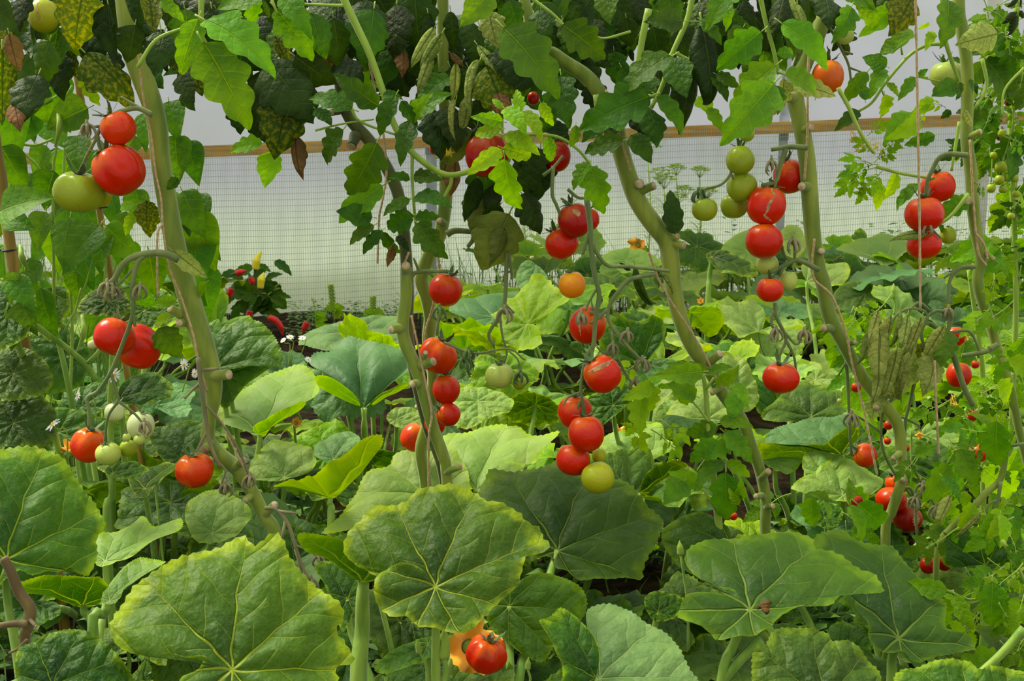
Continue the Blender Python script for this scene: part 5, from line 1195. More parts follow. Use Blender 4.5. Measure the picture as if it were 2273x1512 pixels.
for (bx, by, tx, ty, k_, m_) in [(60, 120, 20, 215, 'O', 'mature'), (120, 110, 120, 215, 'O', 'old'), (150, 60, 130, 160, 'O', 'mature'), (250, 110, 235, 200, 'O', 'old'), (10, 60, -10, 160, 'O', 'old'), (200, 60, 190, 150, 'O', 'old'), (320, 90, 330, 160, 'O', 'old'), (410, 20, 430, 120, 'O', 'mature'), (470, 20, 480, 130, 'O', 'old'), (540, 100, 520, 210, 'O', 'old'), (480, 80, 500, 150, 'D', 'old'), (640, 180, 620, 300, 'O', 'old'), (690, 30, 720, 120, 'O', 'mature'), (740, 40, 760, 150, 'O', 'old'), (830, 20, 820, 130, 'O', 'mature')]:
    tl(V1 if bx < 450 else V2, k_, m_, bx, by, tx, ty, 1.80 + RT_.uniform(-0.05, 0.05))

for _ in range(40):
    bx, by = RT_.uniform(1110, 1820), RT_.uniform(-20, 160)
    if bx > 1480: by *= 0.5
    a = RT_.uniform(0.25, 0.75) * PI
    L = RT_.uniform(70, 110)
    tl(V5 if bx < 1480 else V6, RT_.choice('OORWS'), RT_.choice(['old', 'mature', 'mature', 'mature']), bx, by, bx + L * math.cos(a), by + L * math.sin(a), RT_.uniform(1.86, 2.0))
# ------------------------------------------------------------------ tomatoes
TC = {'R': srgb(200, 32, 0), 'RO': srgb(212, 54, 2), 'O': srgb(218, 96, 14), 'OY': srgb(230, 138, 16), 'G': srgb(148, 164, 32), 'PG': srgb(176, 190, 84), 'YG': srgb(166, 170, 24), 'DR': srgb(160, 14, 4), 'PW': srgb(190, 200, 140)}
def fruit_r(u, v, p):
    """radius profile: u round, v from top (0) to bottom (pi)"""
    st = math.sin(v)
    rib = 1 + p['rib'] * (math.cos(p['n'] * u + p['ph']) - 0.3) * (st ** 0.7) * (0.45 + 0.55 * max(0, math.cos(v * 0.62)) ** 2)
    lop = 1 + p['lop'] * math.cos(u + p['ph'] * 2)
    x = st ** 0.92 * rib * lop
    z = math.cos(v) * p['flat']
    z -= p['dim'] * math.exp(-(st / 0.36) ** 2) * (1 if v < PI / 2 else 0.25 * -1)
    return x, z
def fruit_pt(u, v, p, k=1.0):
    x, z = fruit_r(u, v, p)
    return Vector((x * math.cos(u) * k, x * math.sin(u) * k, z * k))
PLACED = []
TI = [0]
def tomato(px, py, rx, ry, colr, Y, label, up=90, lean=0.15, crack=None, big=0, group=None, name='tomato', calyx=True, cat='tomato', pedicel=0.25):
    TI[0] += 1
    R_ = random.Random(TI[0] * 13)
    while True:
        r = rx * mpp(px, py, Y)
        c = at(px, py, Y)
        if all((c - q[0]).length > 0.93 * (r + q[1]) for q in PLACED): break
        Y += 0.004
    PLACED.append((c, r))
    p = dict(n=R_.choice([5, 6, 7]) if big else R_.choice([4, 5]), rib=0.1 if big else 0.025, ph=R_.uniform(0, 6), lop=0.07 if big else 0.02, flat=min(1.1, max(0.76, ry / rx * 1.05)), dim=0.2 if big else 0.14)
    a = math.radians(up)
    axis = (RT * math.cos(a) + UPV * math.sin(a) - FWD * lean).normalized()
    xx = axis.cross(Vector((0.2, 1, 0.1))).normalized()
    yy = axis.cross(xx)
    t = root(name, c, label, cat, group)
    mw = Matrix.Translation(c) @ Matrix((xx, yy, axis)).transposed().to_4x4() @ Matrix.Scale(r, 4)
    nu, nv = (44, 30) if rx > 15 else (20, 14)
    vs, fs = [], []
    for j in range(nv + 1):
        for i in range(nu):
            vs.append(fruit_pt(2 * PI * i / nu, max(1e-3, PI * j / nv), p))
    for j in range(nv):
        for i in range(nu):
            fs.append((j * nu + i, (j + 1) * nu + i, (j + 1) * nu + (i + 1) % nu, j * nu + (i + 1) % nu))
    mb = MB(); mb.add(vs, fs)
    o = mb.build('flesh', M['tomato'], t, mw)
    cc = TC[colr]
    f = R_.uniform(0.92, 1.08)
    o.color = (cc[0] * f, cc[1] * f, cc[2] * f, 1)
    top = fruit_pt(0, 0.001, p)
    if calyx:
        mb = MB()
        ns = R_.choice([5, 5, 6])
        for k in range(ns):
            u = 2 * PI * k / ns + R_.uniform(-0.2, 0.2)
            L = R_.uniform(0.75, 1.25) * (1.0 if rx > 15 else 1.3)
            lift = R_.uniform(0.15, 1.6)
            n_ = 8
            cen = []
            for q in range(n_ + 1):
                s = q / n_
                v = 0.02 + 0.62 * L * s
                b = fruit_pt(u, v, p, 1.03)
                b += Vector((0, 0, 1)) * (lift * (s ** 1.6) * L * 0.55) + Vector((math.cos(u), math.sin(u), 0)) * 0.02
                b += Vector((-math.sin(u), math.cos(u), 0)) * 0.10 * s * s * R_.uniform(-1, 1)
                cen.append(b)
            side = Vector((-math.sin(u), math.cos(u), 0))
            vs, fs = [], []
            for q, b in enumerate(cen):
                s = q / n_
                w = 0.13 * (math.sin(PI * min(1, s * 0.85 + 0.18)) ** 0.8) if q < n_ else 0.004
                vs += [b - side * w, b + Vector((0, 0, 0.03)), b + side * w]
            for q in range(n_):
                a0 = q * 3
                fs += [(a0, a0 + 1, a0 + 4, a0 + 3), (a0 + 1, a0 + 2, a0 + 5, a0 + 4)]
            mb.add(vs, fs)
        mb.build('calyx', M['calyx'], t, mw)
        if pedicel:
            mb = MB()
            e = Vector((R_.uniform(-0.2, 0.2), R_.uniform(-0.2, 0.2), 1))
            tube(mb, [top - Vector((0, 0, 0.05)), top + e * pedicel * 0.5, top + e * pedicel * 0.55, top + e * pedicel * 0.6, top + e * pedicel], [0.075, 0.06, 0.1, 0.06, 0.06], 7, 3)
            mb.build('stalk', M['stalk'], t, mw)
    if crack:
        for (u0, v0, u1, v1, w, mt) in crack:
            mb = MB()
            n_ = 16
            vs, fs = [], []
            for q in range(n_ + 1):
                s = q / n_
                # (u,v) here are camera-facing angles: convert a view direction to the fruit frame
                hx, hy = u0 + (u1 - u0) * s + 0.06 * math.sin(5 * s + TI[0]), v0 + (v1 - v0) * s
                hz = math.sqrt(max(0.05, 1 - hx * hx - hy * hy))
                d = (RT * hx + UPV * hy - FWD * hz).normalized()
                l = Vector((d.dot(xx), d.dot(yy), d.dot(axis)))
                vv = math.acos(max(-1, min(1, l.z / 1.0))); uu = math.atan2(l.y, l.x)
                b = fruit_pt(uu, vv, p, 1.006)
                nrm = b.normalized()
                ww = 1.9 * w * math.sin(PI * (0.06 + 0.88 * s)) * (1 + 0.3 * math.sin(q * 2.1))
                dirn = Vector((uu, vv, 0))
                vs.append((b, nrm, ww))
            out = []
            for q, (b, nrm, ww) in enumerate(vs):
                tn = (vs[min(q + 1, n_)][0] - vs[max(q - 1, 0)][0])
                sd_ = nrm.cross(tn).normalized()
                out += [b - sd_ * ww, b + nrm * 0.012, b + sd_ * ww]
            for q in range(n_):
                a0 = q * 3
                fs += [(a0, a0 + 1, a0 + 4, a0 + 3), (a0 + 1, a0 + 2, a0 + 5, a0 + 4)]
            mb.add(out, fs)
            mb.build('crack', M[mt], t, mw)
    return t

g1, g2, g3, g4, g5, g6, g7, g8, g9, g10, g11 = ('upper truss on the leftmost vine', 'long truss on the leftmost vine', 'tomatoes down the middle stem', 'tomatoes hidden among the top leaves', 'long central truss', 'green and red trusses on the straight stem', 'hanging truss right of centre', 'trusses beside the twine at right', 'lower right cluster', 'cherry tomatoes at lower right', 'green cherry tomatoes at the upper right edge')
T = tomato
T(262, 285, 39, 36, 'RO', 1.70, 'orange red tomato above the large lobed red one, upper left', 120, 0.25, group=g1, pedicel=0.2)
T(264, 377, 56, 55, 'R', 1.70, 'large lobed red tomato touching the big green tomato', 125, 0.2, big=1, group=g1, pedicel=0.2)
T(172, 425, 55, 45, 'G', 1.70, 'big ribbed green tomato beside the large lobed red one', 80, 0.25, big=1, group=g1, pedicel=0.2)
T(222, 432, 26, 31, 'YG', 1.75, 'yellowish green tomato mostly hidden behind the big ribbed green one', 90, 0.0, group=g1)
T(253, 747, 45, 40, 'R', 1.71, 'glossy red tomato crossed by a fruit stalk, front of the pair', 70, -0.3, group=g2, pedicel=0)
T(305, 771, 49, 52, 'R', 1.75, 'larger red tomato behind its glossy twin on the arching stalk', 150, 0.5, big=1, group=g2, calyx=False)
T(197, 988, 37, 43, 'RO', 1.72, 'orange red tomato at the lower end of the arching stalk', 75, 0.2, big=1, group=g2)
T(240, 1007, 28, 24, 'PG', 1.66, 'pale green tomato in front of the orange red one, lower left', 100, 0.3, group=g2)
T(284, 995, 19, 18, 'G', 1.68, 'small green tomato right of the pale green one, lower left', 100, 0.2, group=g2)
T(281, 971, 9, 9, 'PG', 1.66, 'tiny pale green tomato above the small green one, lower left', 90, 0.2, group=g2)
T(309, 977, 13, 11, 'PG', 1.66, 'tiny pale oval tomato in front of the whitish split one', 90, 0.2, group=g2)
T(313, 945, 30, 35, 'PW', 1.72, 'whitish green tomato with scarred skin under dry sepals', 80, 0.2, group=g2, crack=[(0.2, 0.5, 0.5, -0.3, 0.05, 'scar')])
T(255, 915, 22, 20, 'PW', 1.74, 'pale young tomato half hidden behind dry sepals, lower left', 80, 0.1, group=g2)
T(432, 1043, 41, 38, 'RO', 1.69, 'orange red tomato on the dried stalk of the leftmost vine', 95, 0.3, big=1, group=g2, pedicel=0.2)
T(205, 765, 10, 12, 'PW', 1.78, 'tiny whitish tomato peeping out left of the red pair', 180, 0, group=g2)
T(97, 35, 34, 48, 'YG', 1.72, 'yellow green cracked tomato among dark leaves, top left', 90, -0.1, group=g4, crack=[(0.0, 0.6, 0.05, -0.5, 0.03, 'scar')], pedicel=0)
T(990, 643, 38, 36, 'R', 1.88, 'dark red tomato on the short stalk at the cut stem top', 70, 0.2, group=g3, pedicel=0.2)
T(970, 788, 44, 38, 'RO', 1.87, 'wide orange red tomato behind the bare stem', 65, 0.15, big=1, group=g3, pedicel=0.2)
T(990, 864, 31, 33, 'R', 1.87, 'red tomato below the wide orange one, behind the bare stem', 90, 0.0, group=g3)
T(995, 920, 27, 26, 'R', 1.86, 'small red tomato right of the bare stem above the pale leaf', 150, 0.2, group=g3)
T(966, 940, 24, 26, 'R', 1.90, 'red tomato mostly hidden by the bare stem, lowest but one', 90, 0.0, group=g3, calyx=False)
T(920, 971, 31, 31, 'RO', 2.04, 'orange red tomato left of the bare stem, lowest there', 60, 0.0, group=g3, calyx=False)
T(1109, 834, 31, 28, 'PG', 1.81, 'ribbed pale green tomato hanging alone over the squash leaves', 90, 0.25, big=1, group=g3)
T(1152, 851, 14, 15, 'G', 1.83, 'little green tomato beside the ribbed pale green one', 90, 0.2, group=g3)
T(1152, 830, 11, 12, 'G', 1.86, 'tiny green tomato above the little green one, centre', 90, 0.2, group=g3)
T(1080, 344, 47, 48, 'DR', 1.78, 'big deep red tomato covered by bright young leaves', 90, 0.2, big=1, group=g4)
T(966, 330, 13, 17, 'R', 1.86, 'sliver of red tomato beside yellow flowers, top centre', 90, 0, group=g4)
T(1234, 346, 33, 39, 'DR', 1.80, 'deep red tomato striped by green stalks under young leaves', 90, 0.2, group=g4)
T(1184, 218, 14, 16, 'DR', 1.80, 'red tomato tip poking above the bright young leaves', 90, 0, group=g4, calyx=False)
T(1276, 489, 37, 38, 'DR', 1.77, 'dark red tomato with a grey blemish behind the stalk', 110, 0.2, group=g5, crack=[(-0.1, 0.5, 0.15, 0.1, 0.1, 'scar')])
T(1308, 487, 23, 36, 'R', 1.80, 'red tomato right of the stalk, behind the blemished one', 90, 0, group=g5)
T(1247, 540, 38, 34, 'R', 1.76, 'shiny round red tomato below the blemished one', 120, -0.1, group=g5, pedicel=0)
T(1270, 632, 30, 29, 'OY', 1.76, 'orange yellow ripening tomato in the middle of the picture', 100, 0.2, group=g5)
T(1304, 721, 41, 42, 'R', 1.76, 'red tomato with a vertical brown crack under a dark bud', 60, 0.7, group=g5, crack=[(-0.55, 0.75, -0.45, -0.6, 0.035, 'scar')], pedicel=0.1)
T(1337, 830, 42, 41, 'R', 1.68, 'red tomato with an arched crack across its shoulder', 130, 0.15, group=g5, crack=[(-0.75, 0.1, 0.45, 0.75, 0.05, 'scar'), (-0.6, 0.05, 0.3, 0.55, 0.03, 'scar')], pedicel=0)
T(1301, 962, 41, 40, 'R', 1.68, 'heart shaped glossy red tomato in front of the central cluster', 95, 0.0, group=g5, pedicel=0.1)
T(1277, 914, 39, 37, 'R', 1.70, 'red tomato behind the heart shaped one, top of the cluster', 90, 0.2, group=g5)
T(1273, 1021, 38, 34, 'R', 1.69, 'red tomato left of the yellow green one in the central cluster', 80, 0.0, group=g5, calyx=False)
T(1327, 1060, 37, 34, 'YG', 1.66, 'yellow green tomato lowest in the central cluster', 110, 0.1, group=g5, calyx=False)
T(1330, 1012, 16, 19, 'YG', 1.73, 'green tomato hidden behind the central red cluster', 90, 0, group=g5, calyx=False)
T(1643, 355, 32, 31, 'G', 1.82, 'round green tomato, topmost full one in the green column', 90, -0.1, group=g6, pedicel=0.1)
T(1646, 414, 34, 32, 'G', 1.81, 'round green tomato in the middle of the green column', 90, -0.1, group=g6, calyx=False)
T(1630, 457, 31, 27, 'G', 1.84, 'ribbed green tomato lowest in the green column', 90, -0.1, big=1, group=g6, calyx=False)
T(1564, 464, 29, 26, 'G', 1.82, 'green tomato hanging apart to the left of the green column', 90, 0.2, group=g6)
T(1658, 296, 17, 18, 'G', 1.81, 'small green tomato just under the serrated leaf', 90, 0, group=g6, calyx=False)
T(1752, 391, 36, 42, 'R', 1.88, 'elongated red tomato tucked behind the straight stem', 105, 0.2, group=g6)
T(1701, 456, 43, 43, 'R', 1.81, 'red tomato with a long pale zigzag scar', 75, 0.1, group=g6, crack=[(0.15, 0.8, 0.2, 0.3, 0.04, 'scar'), (0.2, 0.3, -0.3, -0.55, 0.045, 'scar'), (-0.3, -0.5, 0.1, -0.85, 0.04, 'scar')], pedicel=0.1)
T(1696, 535, 41, 38, 'R', 1.80, 'smooth round red tomato under the zigzag scarred one', 90, -0.1, group=g6, calyx=False)
T(1709, 643, 30, 27, 'R', 1.78, 'small red tomato with curled sepals above the dry stalk', 90, 0.15, group=g7)
T(1703, 587, 25, 22, 'PG', 1.82, 'pale green tomato behind the fork of the stalk', 90, 0.15, group=g7)
T(1750, 623, 21, 25, 'PG', 1.82, 'striped green tomato right of the small red one', 90, 0.1, group=g7)
T(1731, 838, 40, 34, 'R', 1.79, 'lone glossy red tomato with long sepals over squash leaves', 90, 0.25, big=1, group=g7)
T(1837, 170, 35, 39, 'O', 1.84, 'orange tomato half covered by a drooping leaf, top right', 85, 0.1, group=g8)
T(2099, 165, 34, 29, 'PG', 1.95, 'pale yellowish green tomato against the white sheet', 100, 0.15, group=g8)
T(1876, 79, 19, 19, 'PG', 1.84, 'small pale green tomato under a hanging leaf, top right', 30, 0, group=g8)
T(2082, 414, 38, 34, 'R', 1.92, 'red tomato at the back behind the hanging twine', 100, 0.2, group=g8)
T(2051, 475, 43, 38, 'R', 1.86, 'biggest red tomato crossed by the hanging twine', 95, 0.15, group=g8)
T(2051, 543, 38, 32, 'R', 1.87, 'lowest red tomato crossed by the hanging twine', 95, 0.0, group=g8, calyx=False)
T(2104, 522, 18, 23, 'G', 1.93, 'green tomato right of the tomatoes behind the twine', 90, 0.1, group=g8)
T(1920, 1011, 27, 25, 'RO', 1.86, 'bright red orange tomato crossed by slack twine, lower right', 150, 0.1, group=g9, pedicel=0)
T(1979, 1109, 34, 27, 'R', 1.90, 'red tomato with a split behind the lower stem', 90, 0.1, group=g9, crack=[(-0.35, 0.6, -0.2, -0.6, 0.04, 'scar')], calyx=False)
T(1990, 1074, 24, 24, 'R', 1.92, 'red tomato above the split one, behind the lower stem', 120, 0.1, group=g9)
T(2014, 1150, 32, 30, 'DR', 1.86, 'dark red tomato with a burst side, lower right', 60, 0.1, group=g9, crack=[(0.1, 0.5, 0.4, -0.5, 0.14, 'scar')])
T(1897, 1113, 18, 16, 'DR', 1.90, 'dark red tomato hidden behind a small green leaflet', 90, 0.1, group=g9, calyx=False)
T(2120, 747, 21, 27, 'R', 1.93, 'red tomato behind the wilted plant beside yellow flowers', 90, 0, group=g9, calyx=False)
T(2128, 832, 27, 33, 'R', 1.93, 'red tomato partly covered by the pale wilted leaf', 90, 0, group=g9, calyx=False)
T(2174, 1006, 19, 19, 'R', 1.90, 'red tomato framed by leaflets at the right edge', 90, 0.1, group=g9, calyx=False)
T(2060, 1255, 18, 18, 'DR', 1.84, 'dark red tomato in shade behind the pointed squash leaf', 90, 0.1, group=g9, calyx=False)
T(2096, 1250, 16, 17, 'DR', 1.86, 'deep maroon tomato in shade beside the scalloped squash leaf', 90, 0.1, group=g9)
T(1081, 1453, 46, 40, 'R', 1.38, 'red tomato lying low in front of the big orange blossom', 75, 0.3, big=1, group=g9, pedicel=0.3)
T(1628, 1146, 9, 9, 'R', 1.95, 'tiny red tomato behind the leaflets of the young shoot', 90, 0, group=g10, name='cherry_tomato', calyx=False)
for (x, y, r, lab) in [(1900, 860, 11, 'red cherry tomato left of the slack twine'), (1972, 944, 10, 'red cherry tomato left of the bare stem bend, highest of three'), (1970, 979, 8, 'smallest red cherry tomato left of the bare stem, middle of three'), (2011, 995, 8, 'red cherry tomato just right of the bare stem'), (2165, 809, 9, 'red cherry tomato at the tip of a dry stalk, right'), (2160, 922, 12, 'orange red cherry tomato above the leafy side shoot, right')]:
    T(x, y, r, r, 'R', 1.88, lab, 90, 0.2, group=g10, name='cherry_tomato')
T(1864, 890, 6, 6, 'PG', 1.86, 'tiny pale green cherry tomato left of the thin stalk', 90, 0.1, group=g10, name='cherry_tomato')
T(2239, 226, 9, 9, 'DR', 2.05, 'red cherry tomato high at the right edge', 90, 0.1, group=g11, name='cherry_tomato')
T(2219, 305, 7, 7, 'R', 2.08, 'red cherry tomato just above the green cherry cluster', 90, 0.1, group=g11, name='cherry_tomato', calyx=False)
for (x, y, r, lab) in [(2171, 257, 9, 'green cherry tomato beside the knobbly vine, highest'), (2222, 370, 13, 'largest green cherry tomato at the right edge'), (2219, 399, 11, 'green cherry tomato under the largest green one'), (2235, 394, 9, 'yellowish green cherry tomato in the right edge cluster'), (2252, 396, 9, 'green cherry tomato at the right of the edge cluster'), (2200, 418, 10, 'lowest green cherry tomato of the edge cluster'), (2254, 345, 11, 'green cherry tomato in the upper right of the edge cluster'), (2225, 296, 10, 'green cherry tomato near the red one above the cluster'), (2226, 420, 9, 'green cherry tomato below the yellowish one'), (2240, 360, 9, 'green cherry tomato right of the largest one'), (2205, 345, 8, 'small green cherry tomato left of the edge cluster'), (2255, 430, 8, 'dry calyxed green cherry tomato at the lower right of cluster'), (2244, 480, 8, 'small green cherry tomato hanging below the edge cluster')]:
    T(x, y, r, r, 'G', 2.05, lab, 90, 0.1, group=g11, name='cherry_tomato')
mbk = [[(2240, 200), (2250, 260), (2235, 330), (2225, 355)], [(2235, 330), (2255, 335)], [(2236, 330), (2238, 385)], [(2220, 330), (2205, 340), (2200, 405)], [(2190, 215), (2172, 230), (2170, 250)], [(2240, 310), (2258, 380), (2255, 420)]]
stalks(V11, mbk, 2.06, 4, 'shoot')

# ------------------------------------------------------------------ twine
def twine(lines, label):
    P0 = at(lines[0][0][0], lines[0][0][1], lines[0][0][2])
    t = root('twine', P0, label, 'twine', 'jute twine strings')
    for i, ln in enumerate(lines):
        mb = MB()
        P = catmull([at(*q) for q in ln], 14)
        R = [0.0019 * (1 + 0.18 * math.sin(k * 1.9)) for k in range(len(P))]
        tube(mb, P, R, 6, 1, smooth=False)
        mb.build('strand' if i == 0 else 'loose_end', M['twine'], t)
twine([[(300, 40, 1.72), (318, 215, 1.72), (335, 300, 1.72), (345, 380, 1.715), (357, 440, 1.71), (361, 495, 1.71), (366, 540, 1.71), (378, 600, 1.715), (402, 660, 1.715), (428, 740, 1.715), (440, 800, 1.715), (460, 870, 1.72)], [(361, 497, 1.708), (350, 520, 1.70), (349, 590, 1.70), (350, 656, 1.70)], [(490, 930, 1.70), (515, 985, 1.70), (540, 1035, 1.70), (556, 1070, 1.71)]], 'jute twine tied round the leftmost vine with a frayed end')
twine([[(797, -60, 1.86), (812, 90, 1.86), (833, 205, 1.86), (850, 290, 1.85), (858, 380, 1.85), (850, 440, 1.84), (842, 480, 1.84), (840, 530, 1.84), (838, 585, 1.84)]], 'jute twine end dangling in front of the netting')
twine([[(908, 560, 1.80), (893, 600, 1.80), (892, 640, 1.80)], [(913, 700, 1.785), (928, 770, 1.785), (945, 850, 1.785), (958, 920, 1.785), (952, 970, 1.785), (951, 1090, 1.8)]], 'jute twine winding down the bare cut stem')
twine([[(972, 560, 1.9), (975, 620, 1.91), (958, 690, 1.93), (945, 735, 1.93), (947, 800, 1.94)]], 'jute twine with a knot on the pale ribbed stem')
twine([[(1345, 200, 1.82), (1362, 260, 1.82), (1388, 340, 1.82), (1400, 380, 1.825)], [(1440, 560, 1.81), (1462, 620, 1.82), (1490, 670, 1.82), (1530, 730, 1.825), (1560, 780, 1.825), (1600, 860, 1.83)]], 'jute twine along the thick bent stem')
twine([[(1800, -60, 1.80), (1793, 200, 1.80), (1793, 280, 1.81), (1790, 340, 1.82), (1786, 400, 1.825)], [(1808, 530, 1.825), (1803, 580, 1.825), (1808, 620, 1.825), (1848, 660, 1.81), (1878, 740, 1.81), (1890, 800, 1.81), (1915, 900, 1.81), (1932, 980, 1.80), (1947, 1055, 1.80)]], 'jute twine beside the straight stem, slack at the bottom')
twine([[(2031, -60, 1.80), (2036, 200, 1.80), (2041, 480, 1.80), (2043, 690, 1.80)], [(2074, 800, 1.78), (2078, 900, 1.78), (2084, 1012, 1.78)]], 'jute twine hanging straight down in front of the right tomatoes')
twine([[(2153, 310, 1.9), (2158, 400, 1.9), (2162, 470, 1.9), (2172, 560, 1.9), (2190, 590, 1.9)], [(2168, 520, 1.895), (2185, 545, 1.895), (2192, 575, 1.895)]], 'jute twine wrapped round the knobbly vine')

# ------------------------------------------------------------------ chilli plants and chillies by the wall
def leafy(root_, stems, leaves, Y, kind='S', mat='mature', w=6, smat='shoot'):
    for ln in stems:
        mb = MB()
        k = mpp(600, 600, Y) * w / 2
        tube(mb, [at(q[0], q[1], Y) for q in ln], (k, k * 0.6), 6, 4)
        mb.build('stem', M[smat], root_)
    for q in leaves:
        tl(root_, q[4] if len(q) > 4 else kind, q[5] if len(q) > 5 else mat, *q[:4], Y + RT_.uniform(-0.08, 0.08))
cp = root('chilli_plant', at(565, 735, 4.9), 'bushy chilli plant in front of the netting with a yellow pod', 'chilli plant', 'chilli plants by the wall')
leafy(cp, [[(560, 735), (558, 690), (540, 640), (520, 610)], [(558, 690), (580, 640), (575, 600), (573, 585)], [(558, 690), (600, 650), (620, 640)], [(540, 660), (500, 640)]],
      [(560, 590, 508, 612), (575, 588, 600, 600), (590, 600, 545, 620), (540, 620, 500, 600), (580, 615, 555, 640), (545, 625, 520, 655), (600, 625, 632, 668), (590, 620, 620, 600), (530, 640, 500, 670), (560, 640, 600, 660), (545, 660, 570, 690), (600, 660, 640, 680), (510, 650, 480, 680), (530, 680, 510, 715), (610, 580, 645, 600), (570, 660, 540, 690), (520, 600, 480, 620), (500, 615, 475, 650), (520, 640, 560, 650), (585, 640, 560, 620)] + [(RT_.uniform(500, 620), RT_.uniform(600, 680), RT_.uniform(480, 650), RT_.uniform(620, 710)) for _ in range(12)], 4.9, 'S', 'mature')
for (pts, mt, lab) in [([(567, 598), (570, 578), (580, 557)], 'chilliy', 'upright yellow chilli against the netting'), ([(578, 640), (580, 620), (586, 605)], 'chilliy', 'greenish yellow chilli below the upright yellow one'), ([(597, 705), (612, 712), (624, 728), (627, 745)], 'chilli', 'curved red chilli hanging over bare soil'), ([(555, 690), (552, 700), (544, 708)], 'chilli', 'short red chilli under the chilli plant'), ([(524, 607), (535, 604), (546, 601)], 'chilli', 'orange red chilli lying between the chilli leaves'), ([(515, 640), (510, 652), (514, 662)], 'chilli', 'small red chilli on the left side of chilli plant'), ([(683, 715), (676, 728), (672, 740)], 'chilli', 'pinkish red chilli pointing down right of the curved one'), ([(556, 616), (560, 626), (562, 634)], 'chilli', 'small red chilli in the middle of the chilli plant'), ([(1178, 700), (1184, 708), (1190, 712)], 'chilli', 'red chilli glimpsed between squash leaves in the centre')]:
    c = root('chilli', at(*pts[0], 4.8), lab, 'chilli', 'ripe chillies by the wall')
    P = [at(q[0], q[1], 4.8) for q in pts]
    k = mpp(600, 600, 4.8)
    mb = MB()
    tube(mb, P, [7.5 * k, 7.5 * k, 6 * k, 1.5 * k][-len(P) - (0 if len(P) == 4 else 0):] if len(P) == 4 else [7 * k, 9 * k, 1.4 * k] if 'yellow' in lab else [7 * k, 7 * k, 1.6 * k], 10, 6)
    mb.build('pod', M[mt], c)
    mb = MB()
    d = (P[0] - P[1]).normalized()
    tube(mb, [P[0] - d * 0.003, P[0] + d * 0.006, P[0] + d * 0.025], [6 * k, 4 * k, 2 * k], 8, 3)
    mb.build('stalk', M['calyx'], c)
for (x, y, h, lab) in [(742, 705, 72, 'taller basil plant with a flower spike by the netting'), (828, 710, 52, 'shorter basil plant with a flower spike by the netting'), (700, 720, 60, 'pepper seedling with narrow leaves left of basil')]:
    r = root('basil_plant' if 'basil p' in lab else 'pepper_seedling', at(x, y, 5.0), lab, 'herb plant', 'herbs by the netting')
    tilt = -8 if x < 800 else 0
    lv = []
    for k in range(9):
        a = RT_.uniform(0.05, 0.95) * PI
        yy = y - RT_.uniform(0, h * 0.45)
        lv.append((x, yy, x + 22 * math.cos(a), yy - 12 * math.sin(a) + 6, 'R' if x != 700 else 'S', 'young'))
    leafy(r, [[(x, y + 10), (x, y - h * 0.5), (x + tilt, y - h)]], lv, 5.0, w=4)
    if x != 700:
        mb = MB()
        for k in range(14):
            for s in range(4):
                f = k / 13
                c = at(x + tilt * (0.5 + 0.5 * f) + 4 * math.cos(s * PI / 2 + k), y - h * (0.5 + 0.5 * f), 5.0) + Vector((0, 0.008 * math.sin(s * PI / 2 + k), 0))
                e = Vector((math.cos(s * PI / 2 + k), math.sin(s * PI / 2 + k), 0.5)) * 0.008
                tube(mb, [c - e * 0.4, c, c + e], [0.002, 0.005, 0.001], 5, 1)
        mb.build('flower_spike', M['dill'], r)

# ------------------------------------------------------------------ daisies
def daisy(x, y, r, Y, label, face=(0, -1, 0.4), stem=None):
    c = at(x, y, Y)
    t = root('daisy', c, label, 'flower', 'white daisies among the squash')
    nrm = Vector(face).normalized()
    a = nrm.orthogonal().normalized(); b = nrm.cross(a)
    k = r * mpp(x, y, Y)
    mb = MB()
    n_ = 15
    for q in range(n_):
        u = 2 * PI * q / n_ + RT_.uniform(-0.08, 0.08)
        d = a * math.cos(u) + b * math.sin(u)
        s = nrm.cross(d)
        L = k * RT_.uniform(0.88, 1.08)
        dr = RT_.uniform(-0.25, 0.1)
        vs = [c + d * L * f + s * L * w * sg + nrm * L * dr * f * f for f, w in ((0.2, 0.04), (0.55, 0.10), (0.85, 0.09), (1.0, 0.02)) for sg in (-1, 1)]
        mb.add(vs, [(0, 1, 3, 2), (2, 3, 5, 4), (4, 5, 7, 6)])
    mb.build('petals', M['petalw'], t)
    mb = MB()
    vs, fs = [], []
    for j in range(5):
        for i in range(10):
            v = j / 4 * PI / 2; u = 2 * PI * i / 10
            vs.append(c + (a * math.cos(u) + b * math.sin(u)) * (k * 0.28 * math.cos(v)) + nrm * (k * 0.16 * math.sin(v)))
    for j in range(4):
        for i in range(10):
            fs.append((j * 10 + i, j * 10 + (i + 1) % 10, (j + 1) * 10 + (i + 1) % 10, (j + 1) * 10 + i))
    mb.add(vs, fs); mb.build('disc', M['discy'], t)
    mb = MB()
    e = at(stem[0], stem[1], Y + 0.02) if stem else c + Vector((0.03, 0.02, -0.22))
    tube(mb, [c - nrm * 0.001, c - nrm * 0.012, (c + e) / 2 + Vector((0.012, 0, 0.02)), e], (0.0009, 0.0012), 6, 5)
    mb.build('stem', M['shoot'], t)
daisy(116, 942, 20, 1.85, 'white daisy tilted over the dark squash leaf, lowest left', (-0.5, -0.45, 0.8), (150, 1022))
daisy(172, 876, 16, 1.9, 'white daisy beside the tip of the arching stalk', (-0.75, -0.5, 0.3), (215, 940))
daisy(408, 809, 14, 2.0, 'white daisy just left of the leftmost tomato stem', (-0.5, -0.9, 0.1), (405, 870))
daisy(432, 829, 12, 2.0, 'white daisy half hidden behind the leftmost stem node', (-0.5, -0.9, 0.2), (430, 890))
daisy(252, 832, 18, 2.05, 'white daisy behind the fruit stalk under the red pair', (-0.2, -1, 0.2), (250, 900))
